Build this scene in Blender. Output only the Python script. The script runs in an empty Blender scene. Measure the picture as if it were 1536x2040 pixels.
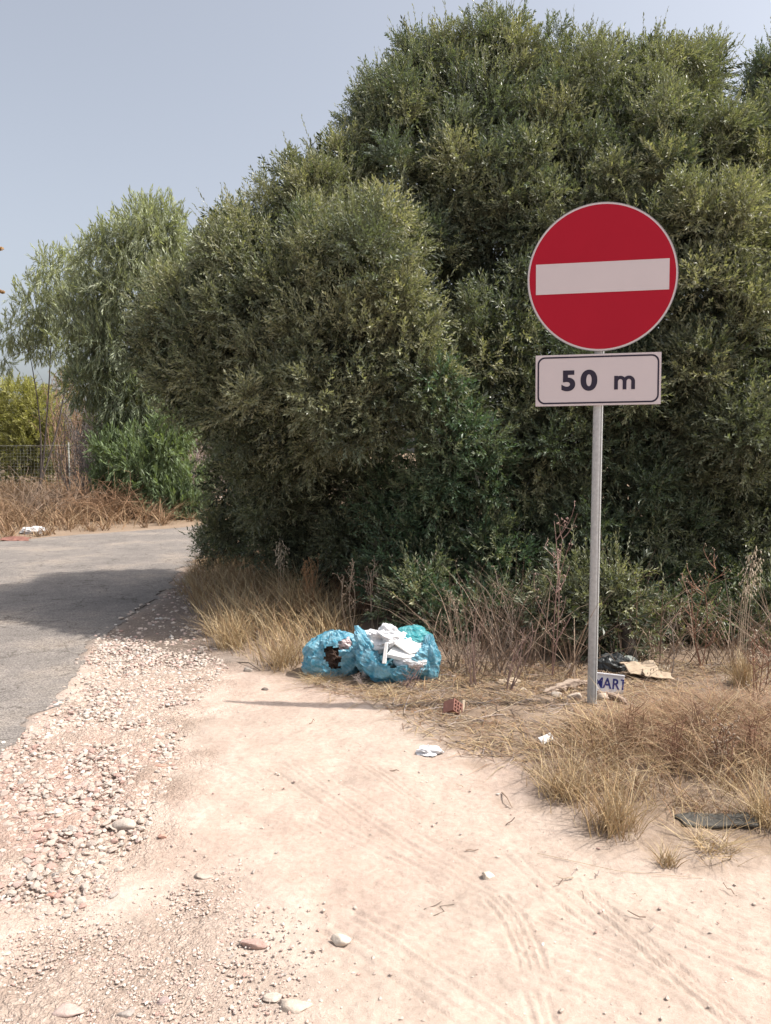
import bpy, bmesh, math, random
import numpy as np
from mathutils import Vector, Matrix

# ------------------------------------------------------------------ camera, sky, sun, exposure
scene = bpy.context.scene
COL = scene.collection
F_PX, W_PX, H_PX = 1534.0, 1536.0, 2040.0
CAM_Z = 1.68
K = CAM_Z / 1.52                                             # distances below were measured for an eye height of 1.52 m
PITCH = math.atan(120.0 / F_PX)
cam_data = bpy.data.cameras.new('camera')
cam = bpy.data.objects.new('camera', cam_data)
COL.objects.link(cam)
cam.location = (0, 0, CAM_Z)
cam.rotation_euler = (math.pi / 2 - PITCH, 0, 0)
cam_data.sensor_fit = 'VERTICAL'
cam_data.sensor_height = 24.0
cam_data.lens = 24.0 * F_PX / H_PX
cam_data.clip_start = 0.05
cam_data.clip_end = 2000.0
scene.camera = cam

SUN_DIR = Vector((1.75, -0.14, 2.55)).normalized()          # towards the sun: high on the right
SUN_EL = math.asin(SUN_DIR.z)
SUN_AZ = math.atan2(SUN_DIR.x, SUN_DIR.y)                  # clockwise from +Y
world = bpy.data.worlds.new('World')
scene.world = world
world.use_nodes = True
wn = world.node_tree.nodes
bg = wn['Background']
sky = wn.new('ShaderNodeTexSky')
sky.sky_type = 'NISHITA'
sky.sun_disc = False
sky.sun_elevation = SUN_EL
sky.sun_rotation = SUN_AZ
sky.air_density = 1.0
sky.dust_density = 4.5
sky.ozone_density = 2.0
sky.altitude = 0
hs = wn.new('ShaderNodeHueSaturation')                       # summer haze: a paler, less blue sky all round
hs.inputs['Saturation'].default_value = 0.45
world.node_tree.links.new(sky.outputs[0], hs.inputs['Color'])
world.node_tree.links.new(hs.outputs[0], bg.inputs[0])
bg.inputs[1].default_value = 0.14

sun_data = bpy.data.lights.new('sun', 'SUN')
sun_data.energy = 3.9
sun_data.angle = math.radians(0.6)
sun_data.color = (1.0, 0.94, 0.86)
sun = bpy.data.objects.new('sun', sun_data)
COL.objects.link(sun)
sun.location = (10, 0, 15)
sun.rotation_euler = SUN_DIR.to_track_quat('Z', 'Y').to_euler()

scene.view_settings.view_transform = 'Standard'
scene.view_settings.look = 'None'
scene.view_settings.gamma = 1.0
scene.view_settings.exposure = 0.6
scene.cycles.max_bounces = 4
scene.cycles.diffuse_bounces = 2
scene.cycles.glossy_bounces = 2
scene.cycles.transmission_bounces = 3
scene.cycles.transparent_max_bounces = 4

# ------------------------------------------------------------------ helpers
rng = np.random.default_rng(11)
random.seed(11)
FWD = Vector((0, math.cos(PITCH), -math.sin(PITCH)))
UPV = Vector((0, math.sin(PITCH), math.cos(PITCH)))


def ray(px, py):
    return Vector((1, 0, 0)) * ((px - W_PX / 2) / F_PX) + UPV * (-(py - H_PX / 2) / F_PX) + FWD


def at(px, py, y):
    """photo pixel -> point at ground distance y"""
    d = ray(px, py)
    t = y * K / d.y
    return Vector((0, 0, CAM_Z)) + d * t


def gnd(px, py, z=0.0):
    """photo pixel -> point on the ground"""
    d = ray(px, py)
    t = (z - CAM_Z) / d.z
    return Vector((0, 0, CAM_Z)) + d * t


_tab = rng.random((16, 256, 256)).astype(np.float32)


def vn2(x, y, s=0):
    t = _tab[s % 16]
    x = np.asarray(x, dtype=np.float64); y = np.asarray(y, dtype=np.float64)
    xi = np.floor(x).astype(np.int64); yi = np.floor(y).astype(np.int64)
    fx = x - xi; fy = y - yi
    fx = fx * fx * (3 - 2 * fx); fy = fy * fy * (3 - 2 * fy)
    a = t[xi & 255, yi & 255]; b = t[(xi + 1) & 255, yi & 255]
    c = t[xi & 255, (yi + 1) & 255]; d = t[(xi + 1) & 255, (yi + 1) & 255]
    return (a * (1 - fx) + b * fx) * (1 - fy) + (c * (1 - fx) + d * fx) * fy


def fbm(x, y, s=0, o=4):
    v = 0; a = 0.5; tot = 0
    for i in range(o):
        v = v + a * vn2(np.asarray(x) * 2 ** i + 17.3 * i, np.asarray(y) * 2 ** i - 9.1 * i, s + i)
        tot += a; a *= 0.5
    return v / tot


def vn3(p, s=0):
    """cheap 3D noise from three 2D slices"""
    return (vn2(p[..., 0] + 0.37 * p[..., 2], p[..., 1], s) + vn2(p[..., 1] + 0.21 * p[..., 0] + 31, p[..., 2], s + 1)
            + vn2(p[..., 2] + 0.29 * p[..., 1] + 57, p[..., 0], s + 2)) / 3


def np_mesh(name, V, F, mat, col=None, smooth=False, parent=None, link=True):
    V = np.ascontiguousarray(V, dtype=np.float32).reshape(-1, 3)
    me = bpy.data.meshes.new(name)
    me.vertices.add(len(V)); me.vertices.foreach_set('co', V.ravel())
    groups = F if isinstance(F, list) else [F]
    groups = [np.asarray(g, dtype=np.int32) for g in groups if len(g)]
    idx = np.concatenate([g.ravel() for g in groups])
    tot = np.concatenate([np.full(len(g), g.shape[1], dtype=np.int32) for g in groups])
    me.loops.add(len(idx)); me.loops.foreach_set('vertex_index', idx)
    me.polygons.add(len(tot))
    start = np.concatenate([[0], np.cumsum(tot)[:-1]]).astype(np.int32)
    me.polygons.foreach_set('loop_start', start)
    me.polygons.foreach_set('loop_total', tot)
    me.polygons.foreach_set('use_smooth', np.full(len(tot), smooth, dtype=bool))
    me.update(calc_edges=True)
    if col is not None:
        c = np.ones((len(V), 4), dtype=np.float32)
        c[:, :3] = np.asarray(col, dtype=np.float32).reshape(-1, 3)
        at_ = me.color_attributes.new('Col', 'FLOAT_COLOR', 'POINT')
        at_.data.foreach_set('color', c.ravel())
    me.materials.append(mat)
    if not link:
        return me
    o = bpy.data.objects.new(name, me)
    COL.objects.link(o)
    o.parent = parent
    return o


def tag(o, label=None, cat=None, group=None, kind=None):
    if label: o['label'] = label
    if cat: o['category'] = cat
    if group: o['group'] = group
    if kind: o['kind'] = kind
    return o


def empty(name, loc, label=None, cat=None, group=None):
    o = bpy.data.objects.new(name, None)
    o.empty_display_size = 0.1
    o.location = loc
    COL.objects.link(o)
    return tag(o, label, cat, group)


def child_of(o, root):
    """parent a world-space mesh to an unrotated Empty"""
    o.parent = root
    o.location = Vector(o.location) - root.location
    return o


class Mesh:
    """collects vertices and faces"""
    def __init__(self):
        self.V = []; self.F = {}; self.C = []; self.n = 0

    def add(self, V, F, col=None):
        V = np.asarray(V, dtype=np.float64).reshape(-1, 3)
        F = np.asarray(F, dtype=np.int64)
        self.F.setdefault(F.shape[1], []).append(F + self.n)
        self.V.append(V); self.n += len(V)
        if col is not None:
            c = np.asarray(col, dtype=np.float64)
            self.C.append(np.broadcast_to(c, (len(V), 3)) if c.ndim == 1 else c)

    def tube(self, pts, r0, r1=None, sides=5, col=None, cap=True):
        pts = np.asarray([tuple(p) for p in pts], dtype=np.float64)
        n = len(pts)
        if r1 is None: r1 = r0
        rr = np.linspace(r0, r1, n) if np.isscalar(r0) else np.asarray(r0)
        t = np.gradient(pts, axis=0)
        t /= np.linalg.norm(t, axis=1, keepdims=True) + 1e-9
        ref = np.array([0.31, 0.77, 0.2]) if abs(t[0, 2]) > 0.8 else np.array([0.05, 0.1, 1.0])
        u = np.cross(t, ref); u /= np.linalg.norm(u, axis=1, keepdims=True) + 1e-9
        w = np.cross(t, u)
        a = np.arange(sides) / sides * 2 * math.pi
        V = pts[:, None] + rr[:, None, None] * (np.cos(a)[None, :, None] * u[:, None] + np.sin(a)[None, :, None] * w[:, None])
        q = []
        for i in range(n - 1):
            for j in range(sides):
                k = (j + 1) % sides
                q.append((i * sides + j, i * sides + k, (i + 1) * sides + k, (i + 1) * sides + j))
        self.add(V, q, col)
        if cap:
            base = self.n - n * sides
            self.F.setdefault(sides, []).append(np.array([[base + j for j in range(sides)][::-1]]))
            self.F.setdefault(sides, []).append(np.array([[base + (n - 1) * sides + j for j in range(sides)]]))

    def box(self, c, size, rot=None, col=None, jitter=0):
        s = np.array([(x, y, z) for x in (-.5, .5) for y in (-.5, .5) for z in (-.5, .5)]) * np.asarray(size)
        if jitter: s = s + rng.normal(0, jitter, s.shape)
        if rot is not None: s = s @ np.array(rot).T
        self.add(s + np.asarray(tuple(c)), [(0, 1, 3, 2), (4, 6, 7, 5), (0, 4, 5, 1), (2, 3, 7, 6), (0, 2, 6, 4), (1, 5, 7, 3)], col)

    def build(self, name, mat, parent=None, smooth=False):
        V = np.concatenate(self.V)
        F = [np.concatenate(f) for f in self.F.values()]
        col = np.concatenate(self.C) if self.C and sum(len(c) for c in self.C) == len(V) else None
        return np_mesh(name, V, F, mat, col, smooth, parent)


def origin_to(o, p):
    """move the object's origin to world point p, geometry stays"""
    p = Vector(p)
    o.data.transform(Matrix.Translation(-p))
    o.location = p
    return o


def bevel(o, w, seg=2):
    m = o.modifiers.new('bevel', 'BEVEL'); m.width = w; m.segments = seg; m.limit_method = 'ANGLE'
    return o


def solid(o, t):
    m = o.modifiers.new('thickness', 'SOLIDIFY'); m.thickness = t; m.offset = 0
    return o


# ------------------------------------------------------------------ materials
class NT:
    def __init__(self, name):
        self.m = bpy.data.materials.new(name); self.m.use_nodes = True
        self.t = self.m.node_tree; self.b = self.t.nodes['Principled BSDF']; self.out = self.t.nodes['Material Output']

    def n(self, typ, **kw):
        nd = self.t.nodes.new(typ)
        for k, v in kw.items(): setattr(nd, k, v)
        return nd

    def l(self, a, b): self.t.links.new(a, b)

    def tex(self, scale, detail=4, rough=0.55, kind='NOISE', coord='Object'):
        c = self.n('ShaderNodeTexCoord')
        nd = self.n('ShaderNodeTexNoise' if kind == 'NOISE' else 'ShaderNodeTexVoronoi')
        nd.inputs['Scale'].default_value = scale
        if kind == 'NOISE':
            nd.inputs['Detail'].default_value = detail; nd.inputs['Roughness'].default_value = rough
        self.l(c.outputs[coord], nd.inputs['Vector'])
        return nd.outputs[0]

    def ramp(self, src, stops):
        r = self.n('ShaderNodeValToRGB')
        e = r.color_ramp.elements
        while len(e) < len(stops): e.new(0.5)
        for i, (p, c) in enumerate(stops):
            e[i].position = p; e[i].color = (*c, 1) if len(c) == 3 else c
        self.l(src, r.inputs[0])
        return r.outputs[0]

    def mix(self, a, b, f=0.5, mode='MIX'):
        x = self.n('ShaderNodeMix', data_type='RGBA', blend_type=mode)
        for sock, v in ((x.inputs['Factor'], f), (x.inputs['A'], a), (x.inputs['B'], b)):
            if hasattr(v, 'links') or isinstance(v, bpy.types.NodeSocket): self.l(v, sock)
            elif isinstance(v, tuple): sock.default_value = (*v, 1)
            else: sock.default_value = v
        return x.outputs['Result']

    def attr(self, name='Col'):
        a = self.n('ShaderNodeAttribute'); a.attribute_name = name
        return a.outputs['Color']

    def bump(self, src, strength=0.3, dist=0.01, normal=None):
        b = self.n('ShaderNodeBump'); b.inputs['Strength'].default_value = strength; b.inputs['Distance'].default_value = dist
        self.l(src, b.inputs['Height'])
        if normal is not None: self.l(normal, b.inputs['Normal'])
        return b.outputs[0]

    def fin(self, color=None, rough=0.8, metal=0.0, spec=0.3, normal=None):
        if isinstance(color, tuple): self.b.inputs['Base Color'].default_value = (*color, 1)
        elif color is not None: self.l(color, self.b.inputs['Base Color'])
        if isinstance(rough, float): self.b.inputs['Roughness'].default_value = rough
        else: self.l(rough, self.b.inputs['Roughness'])
        self.b.inputs['Metallic'].default_value = metal
        self.b.inputs['Specular IOR Level'].default_value = spec
        if normal is not None: self.l(normal, self.b.inputs['Normal'])
        return self.m

    def translucent(self, color, f):
        tr = self.n('ShaderNodeBsdfTranslucent')
        if isinstance(color, tuple): tr.inputs[0].default_value = (*color, 1)
        else: self.l(color, tr.inputs[0])
        mx = self.n('ShaderNodeMixShader'); mx.inputs[0].default_value = f
        self.l(self.b.outputs[0], mx.inputs[1]); self.l(tr.outputs[0], mx.inputs[2])
        self.l(mx.outputs[0], self.out.inputs[0])


def m_ground():
    k = NT('sandy_earth')
    sp = k.tex(420, 2, 0.6); md = k.tex(38, 5, 0.62); lo = k.tex(5, 4)
    c = k.mix(k.attr(), k.ramp(sp, [(0.25, (0.62, 0.58, 0.55)), (0.62, (1.1, 1.08, 1.06))]), 0.55, 'MULTIPLY')
    c = k.mix(c, k.ramp(md, [(0.3, (0.72, 0.69, 0.66)), (0.6, (1.06, 1.05, 1.04))]), 0.5, 'MULTIPLY')
    c = k.mix(c, k.ramp(lo, [(0.35, (0.88, 0.85, 0.82)), (0.65, (1.04, 1.03, 1.02))]), 0.6, 'MULTIPLY')
    pm = k.n('ShaderNodeAttribute'); pm.attribute_name = 'Pebble'
    co = k.n('ShaderNodeTexCoord'); wp = k.n('ShaderNodeVectorMath', operation='ADD')
    nz = k.n('ShaderNodeTexNoise'); nz.inputs['Scale'].default_value = 30; k.l(co.outputs['Object'], nz.inputs['Vector'])
    sc = k.n('ShaderNodeVectorMath', operation='SCALE'); sc.inputs['Scale'].default_value = 0.03; k.l(nz.outputs['Color'], sc.inputs[0])
    k.l(co.outputs['Object'], wp.inputs[0]); k.l(sc.outputs[0], wp.inputs[1])
    vo = k.n('ShaderNodeTexVoronoi'); vo.inputs['Scale'].default_value = 46; k.l(wp.outputs[0], vo.inputs['Vector'])
    vo2 = k.n('ShaderNodeTexVoronoi'); vo2.inputs['Scale'].default_value = 95; k.l(wp.outputs[0], vo2.inputs['Vector'])
    hgt = k.n('ShaderNodeMath', operation='ADD'); k.l(vo.outputs['Distance'], hgt.inputs[0]); k.l(vo2.outputs['Distance'], hgt.inputs[1])
    tint = k.mix(k.ramp(vo.outputs['Color'], [(0.0, (0.88, 0.82, 0.79)), (0.5, (1.06, 1.04, 1.02)), (1.0, (1.25, 1.24, 1.22))]), k.ramp(hgt.outputs[0], [(0.45, (1.12, 1.12, 1.12)), (0.95, (0.74, 0.7, 0.67))]), 0.9, 'MULTIPLY')
    pf = k.n('ShaderNodeMath', operation='MULTIPLY'); pf.inputs[1].default_value = 0.85; k.l(pm.outputs['Fac'], pf.inputs[0])
    c = k.mix(c, tint, pf.outputs[0], 'MULTIPLY')
    inv = k.n('ShaderNodeMath', operation='MULTIPLY'); k.l(hgt.outputs[0], inv.inputs[0]); k.l(pm.outputs['Fac'], inv.inputs[1])
    ng = k.n('ShaderNodeMath', operation='MULTIPLY'); ng.inputs[1].default_value = -1; k.l(inv.outputs[0], ng.inputs[0])
    b0 = k.bump(ng.outputs[0], 0.8, 0.012)
    b1 = k.bump(md, 0.55, 0.012, b0); b2 = k.bump(sp, 0.5, 0.004, b1)
    return k.fin(c, 0.95, 0, 0.1, b2)


def m_asphalt():
    k = NT('worn_asphalt')
    sp = k.tex(75, 6, 0.75); vo = k.tex(90, kind='VORONOI'); lo = k.tex(1.1, 6, 0.6); st = k.tex(7, 5, 0.6)
    c = k.ramp(lo, [(0.3, (0.19, 0.172, 0.16)), (0.5, (0.235, 0.212, 0.196)), (0.72, (0.33, 0.285, 0.245))])
    c = k.mix(c, k.ramp(sp, [(0.40, (0.4, 0.4, 0.4)), (0.60, (1.4, 1.39, 1.37))]), 0.8, 'MULTIPLY')
    c = k.mix(c, k.ramp(st, [(0.35, (0.82, 0.81, 0.8)), (0.6, (1.04, 1.03, 1.02))]), 0.7, 'MULTIPLY')
    cr = k.n('ShaderNodeTexVoronoi'); cr.feature = 'DISTANCE_TO_EDGE'; cr.inputs['Scale'].default_value = 1.3
    cc = k.n('ShaderNodeTexCoord'); cn = k.n('ShaderNodeTexNoise'); cn.inputs['Scale'].default_value = 3.5; cn.inputs['Detail'].default_value = 5
    cs = k.n('ShaderNodeVectorMath', operation='SCALE'); cs.inputs['Scale'].default_value = 0.55; ca = k.n('ShaderNodeVectorMath', operation='ADD')
    k.l(cc.outputs['Object'], cn.inputs['Vector']); k.l(cn.outputs['Color'], cs.inputs[0]); k.l(cs.outputs[0], ca.inputs[0]); k.l(cc.outputs['Object'], ca.inputs[1]); k.l(ca.outputs[0], cr.inputs['Vector'])
    c = k.mix(c, k.ramp(cr.outputs['Distance'], [(0.004, (0.5, 0.48, 0.46)), (0.014, (1, 1, 1))]), 0.75, 'MULTIPLY')
    b1 = k.bump(vo, 0.5, 0.006); b2 = k.bump(sp, 0.5, 0.004, b1)
    return k.fin(c, 0.9, 0, 0.2, b2)


def m_stone():
    k = NT('gravel_stone')
    n1 = k.tex(60, 4, 0.6); n2 = k.tex(300, 2)
    c = k.mix(k.attr(), k.ramp(n1, [(0.3, (0.75, 0.72, 0.7)), (0.65, (1.06, 1.05, 1.04))]), 0.7, 'MULTIPLY')
    return k.fin(c, 0.9, 0, 0.15, k.bump(n2, 0.4, 0.004, k.bump(n1, 0.4, 0.01)))


def m_leaf(name, tf=0.22, rough=0.5, spec=0.35):
    k = NT(name)
    a = k.attr()
    m = k.fin(a, rough, 0, spec)
    k.translucent(k.mix(a, (1.5, 1.6, 0.6), 1.0, 'MULTIPLY'), tf)
    return m


def m_attr(name, rough=0.8, spec=0.2, ns=40, amt=0.5, tf=0.0):
    k = NT(name)
    n1 = k.tex(ns, 4)
    c = k.mix(k.attr(), k.ramp(n1, [(0.3, (0.7, 0.7, 0.7)), (0.65, (1.08, 1.08, 1.08))]), amt, 'MULTIPLY')
    m = k.fin(c, rough, 0, spec, k.bump(n1, 0.25, 0.004))
    if tf: k.translucent(c, tf)
    return m


def m_plain(name, col, rough=0.7, spec=0.3, metal=0.0, ns=30, amt=0.5, bump=0.2, dist=0.003, tf=0.0, dark=0.7):
    k = NT(name)
    n1 = k.tex(ns, 5, 0.6)
    c = k.mix(col, k.ramp(n1, [(0.3, (dark, dark, dark)), (0.65, (1.06, 1.06, 1.06))]), amt, 'MULTIPLY')
    m = k.fin(c, rough, metal, spec, k.bump(n1, bump, dist))
    if tf: k.translucent(c, tf)
    return m


MAT = {
    'ground': m_ground(), 'asphalt': m_asphalt(), 'stone': m_stone(),
    'olive': m_leaf('olive_leaf', 0.2, 0.4, 0.5), 'euc': m_leaf('eucalyptus_leaf', 0.25, 0.5, 0.3),
    'acacia': m_leaf('acacia_leaf', 0.3, 0.6, 0.2), 'straw': m_attr('dry_straw', 0.7, 0.25, 60, 0.3, 0.12),
    'bark': m_attr('bark', 0.9, 0.1, 25, 0.7), 'twig': m_attr('dead_twig', 0.9, 0.1, 50, 0.5),
    'galv': m_plain('galvanised_steel', (0.47, 0.48, 0.48), 0.5, 0.4, 0.35, 45, 0.6, 0.06),
    'red': m_plain('red_reflective_sheet', (0.36, 0.010, 0.026), 0.5, 0.12, 0, 3, 0.25, 0.0, dark=0.85),
    'white': m_plain('white_reflective_sheet', (0.57, 0.51, 0.525), 0.5, 0.2, 0, 4, 0.2, 0.0, dark=0.88),
    'boardwhite': m_plain('white_painted_board', (0.62, 0.62, 0.66), 0.5, 0.4, 0, 20, 0.4, 0.05, dark=0.8),
    'ink': m_plain('dark_blue_ink', (0.022, 0.016, 0.035), 0.5, 0.3, 0, 6, 0.2, 0.0),
    'alu': m_plain('grey_sheet_metal', (0.33, 0.33, 0.33), 0.5, 0.4, 0.6, 20, 0.4, 0.05),
    'bag': m_plain('blue_plastic_film', (0.085, 0.36, 0.49), 0.3, 0.5, 0, 22, 0.6, 0.5, 0.01, tf=0.3, dark=0.6),
    'teal': m_plain('turquoise_plastic_film', (0.03, 0.42, 0.42), 0.35, 0.5, 0, 26, 0.5, 0.3, 0.006, tf=0.3, dark=0.6),
    'foam': m_plain('white_foam', (0.83, 0.82, 0.8), 0.8, 0.2, 0, 30, 0.25, 0.1, 0.002, dark=0.85),
    'sack': m_plain('white_crumpled_plastic', (0.74, 0.74, 0.75), 0.5, 0.4, 0, 40, 0.35, 0.3, 0.005, tf=0.15),
    'foil': m_plain('crumpled_foil', (0.55, 0.54, 0.55), 0.35, 0.5, 0.7, 50, 0.7, 0.6, 0.008, dark=0.4),
    'brown': m_plain('brown_rubbish', (0.085, 0.055, 0.042), 0.8, 0.2, 0, 45, 0.9, 0.8, 0.02, dark=0.3),
    'pinkpaper': m_plain('pinkish_paper', (0.62, 0.5, 0.5), 0.7, 0.2, 0, 50, 0.6, 0.4, 0.006, dark=0.55),
    'brick': m_plain('red_clay', (0.25, 0.125, 0.10), 0.9, 0.1, 0, 35, 0.9, 0.4, 0.004),
    'card': m_plain('beige_cardboard', (0.43, 0.34, 0.25), 0.85, 0.1, 0, 12, 0.6, 0.2, 0.004),
    'greyfilm': m_plain('dark_grey_film', (0.05, 0.055, 0.055), 0.4, 0.4, 0, 20, 0.6, 0.4, 0.006),
    'greenfilm': m_plain('grey_green_film', (0.28, 0.31, 0.28), 0.45, 0.4, 0, 30, 0.6, 0.4, 0.006),
    'slate': m_plain('dark_board', (0.09, 0.085, 0.075), 0.8, 0.2, 0, 20, 0.6, 0.3, 0.004),
    'bluecloth': m_plain('navy_cloth', (0.02, 0.03, 0.075), 0.85, 0.1, 0, 40, 0.6, 0.4, 0.005),
    'blueink': m_plain('blue_ink', (0.025, 0.03, 0.17), 0.5, 0.3, 0, 40, 0.5, 0.0),
    'wood': m_plain('weathered_wood', (0.32, 0.27, 0.25), 0.9, 0.1, 0, 18, 0.6, 0.3, 0.004),
    'wire': m_plain('fence_wire', (0.48, 0.48, 0.43), 0.6, 0.3, 0.3, 10, 0.4, 0.0),
    'agave': m_plain('agave_green', (0.16, 0.2, 0.13), 0.6, 0.3, 0, 8, 0.5, 0.1),
    'flower': m_plain('dry_agave_flower', (0.36, 0.22, 0.10), 0.8, 0.2, 0, 30, 0.7, 0.3, 0.01),
}

def m_film(name, c1, c2):
    k = NT(name)
    n1 = k.tex(9, 6, 0.65); n1.node.inputs['Distortion'].default_value = 2.5; n2 = k.tex(45, 4, 0.6)
    c = k.ramp(n1, [(0.38, c1), (0.66, c2)])
    m = k.fin(c, 0.32, 0, 0.5, k.bump(n2, 0.35, 0.006, k.bump(n1, 0.4, 0.01)))
    k.translucent(c, 0.42)
    return m


MAT['bag'] = m_film('blue_plastic_film', (0.09, 0.38, 0.53), (0.42, 0.68, 0.77))
MAT['teal'] = m_film('turquoise_plastic_film', (0.05, 0.40, 0.46), (0.25, 0.62, 0.64))

# ------------------------------------------------------------------ ground
def poly_px(pts):
    return np.array([tuple(gnd(*p))[:2] for p in pts])


def inside(P, poly):
    x, y = P[..., 0], P[..., 1]
    r = np.zeros(x.shape, dtype=bool)
    n = len(poly); j = n - 1
    for i in range(n):
        xi, yi = poly[i]; xj, yj = poly[j]
        c = ((yi > y) != (yj > y)) & (x < (xj - xi) * (y - yi) / (yj - yi + 1e-12) + xi)
        r ^= c; j = i
    return r


def dist_poly(P, pl, closed=True):
    d = np.full(P.shape[:-1], 1e9)
    n = len(pl)
    for i in range(n if closed else n - 1):
        a = pl[i]; b = pl[(i + 1) % n]
        ab = b - a
        t = np.clip(((P - a) @ ab) / (ab @ ab + 1e-12), 0, 1)
        q = P - (a + t[..., None] * ab)
        d = np.minimum(d, np.hypot(q[..., 0], q[..., 1]))
    return d


def sdist(P, poly):
    d = dist_poly(P, poly)
    return np.where(inside(P, poly), -d, d)


near_edge = [(-120, 1640), (-40, 1540), (30, 1475), (95, 1400), (150, 1345), (172, 1300), (185, 1268), (240, 1240), (300, 1208), (338, 1170), (352, 1140), (400, 1108)]
far_edge = [(520, 1040), (405, 1047), (280, 1058), (140, 1068), (0, 1080), (-120, 1092)]
_ne = poly_px(near_edge); _fe = poly_px(far_edge)
ROAD = np.concatenate([[(-14.0, -3.0), (-4.2, 0.4)], _ne, [(-0.4, 11.9), (5.0, 13.2), (14.0, 14.6), (14.0, 19.0), (5.0, 18.2)], _fe, [(-14.0, 11.0), (-22, 6)]])
GRAVEL = poly_px([(-90, 1500), (30, 1478), (100, 1400), (172, 1300), (200, 1262), (430, 1290), (455, 1330), (400, 1400), (360, 1500), (330, 1580), (290, 1690), (225, 1800), (120, 1850), (0, 1890), (-160, 1930)])
PINK = poly_px([(-60, 1560), (150, 1480), (330, 1500), (250, 1600), (80, 1700), (-100, 1760)])
DIRT = poly_px([(175, 1275), (240, 1235), (340, 1165), (410, 1105), (440, 1200), (440, 1280), (470, 1325), (330, 1325), (220, 1300)])
GREY = poly_px([(-200, 1950), (100, 1860), (300, 1800), (420, 1730), (520, 1800), (560, 1950), (600, 2080), (-200, 2200)])
BANK = poly_px([(640, 1352), (760, 1400), (860, 1470), (1000, 1520), (1040, 1580), (1200, 1670), (1340, 1690), (1560, 1700), (1900, 1720), (2600, 1300), (1700, 1150), (400, 1110), (330, 1180), (430, 1300), (520, 1330)])


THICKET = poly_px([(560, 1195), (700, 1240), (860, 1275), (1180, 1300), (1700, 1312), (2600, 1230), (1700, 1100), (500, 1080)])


def tracks():
    """tyre grooves in the sand: polylines in photo pixels, each with parallel grooves (lateral offsets in metres)"""
    T = [
        ([(1150, 1775), (1230, 1845), (1320, 1925), (1450, 2040), (1500, 2085)], (0, 0.035, 0.06), 0.0045, 0.005),
        ([(1120, 1800), (1200, 1855), (1290, 1900)], (0, 0.03), 0.004, 0.003),
        ([(965, 1790), (1000, 1830), (1022, 1880), (1035, 1925)], (0, 0.03, 0.055, 0.085), 0.0045, 0.0045),
        ([(1045, 1975), (1062, 2030), (1075, 2090)], (0, 0.035, 0.065), 0.0045, 0.004),
        ([(690, 1510), (760, 1555), (820, 1600)], (0, 0.03, 0.06), 0.004, 0.003),
        ([(540, 1530), (700, 1640), (880, 1760), (1010, 1830)], (0, 0.07, 0.11, 0.2), 0.004, 0.003),
        ([(640, 1850), (760, 1930), (900, 2030), (960, 2080)], (0, 0.05, 0.12, 0.16), 0.0045, 0.0035),
        ([(740, 1830), (900, 1890), (1100, 1960), (1340, 2060)], (0, 0.04, 0.1, 0.15, 0.22), 0.0045, 0.003),
        ([(1060, 1830), (1200, 1890), (1340, 1960)], (0, 0.03, 0.07, 0.1), 0.0045, 0.004),
        ([(1260, 1830), (1400, 1900), (1560, 1960)], (0, 0.06, 0.13, 0.2), 0.005, 0.003),
        ([(600, 1640), (760, 1720), (900, 1800)], (0, 0.05, 0.09), 0.004, 0.0025),
        ([(1000, 1690), (1080, 1770), (1160, 1830)], (0, 0.05), 0.004, 0.003),
    ]
    return T


def _track_lines():
    out = []
    for pl, offs, w, d in tracks():
        p = poly_px(pl)
        # densify
        q = []
        for i in range(len(p) - 1):
            p0 = p[max(i - 1, 0)]; p1 = p[i]; p2 = p[i + 1]; p3 = p[min(i + 2, len(p) - 1)]
            for t in np.linspace(0, 1, 6, endpoint=False):
                q.append(0.5 * (2 * p1 + (p2 - p0) * t + (2 * p0 - 5 * p1 + 4 * p2 - p3) * t * t + (3 * p1 - p0 - 3 * p2 + p3) * t ** 3))
        q.append(p[-1]); q = np.array(q)
        tg = np.gradient(q, axis=0); tg /= np.linalg.norm(tg, axis=1, keepdims=True)
        nm = np.stack([tg[:, 1], -tg[:, 0]], 1)
        for o in offs:
            out.append((q - nm * o, w, d))
    return out


TRACKS = _track_lines()


def base_h(x, y):
    """terrain height without the fine relief"""
    x = np.asarray(x, dtype=np.float64); y = np.asarray(y, dtype=np.float64)
    P = np.stack([x, y], -1)
    h = (fbm(x * 0.7, y * 0.7, 1, 3) - 0.5) * 0.05
    sb = sdist(P, BANK)
    h = h + np.clip(-sb / 0.8, 0, 1) * 0.035
    sr = sdist(P, ROAD)
    k = np.clip((sr + 0.02) / 0.35, 0, 1)
    k = k * k * (3 - 2 * k)
    h = h * k + (1 - k) * 0.003
    h = h - 0.05 * np.clip(-sr / 0.3, 0, 1)
    far = np.clip((y - 15.5) / 8, 0, 1)
    h = h + far * 0.12
    return h


def gz(x, y):
    return float(base_h(np.array([x]), np.array([y]))[0])


def on(px, py):
    """photo pixel -> point on the terrain"""
    p = gnd(px, py)
    for _ in range(3):
        p = gnd(px, py, gz(p.x, p.y))
    return p


def spread(a, b, step, grow=1.18):
    """coordinates that leave a towards b with growing steps"""
    out = []; v = a; s = step; sg = 1 if b > a else -1
    while (b - v) * sg > 0:
        v += sg * s; s *= grow; out.append(v)
    return out


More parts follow.
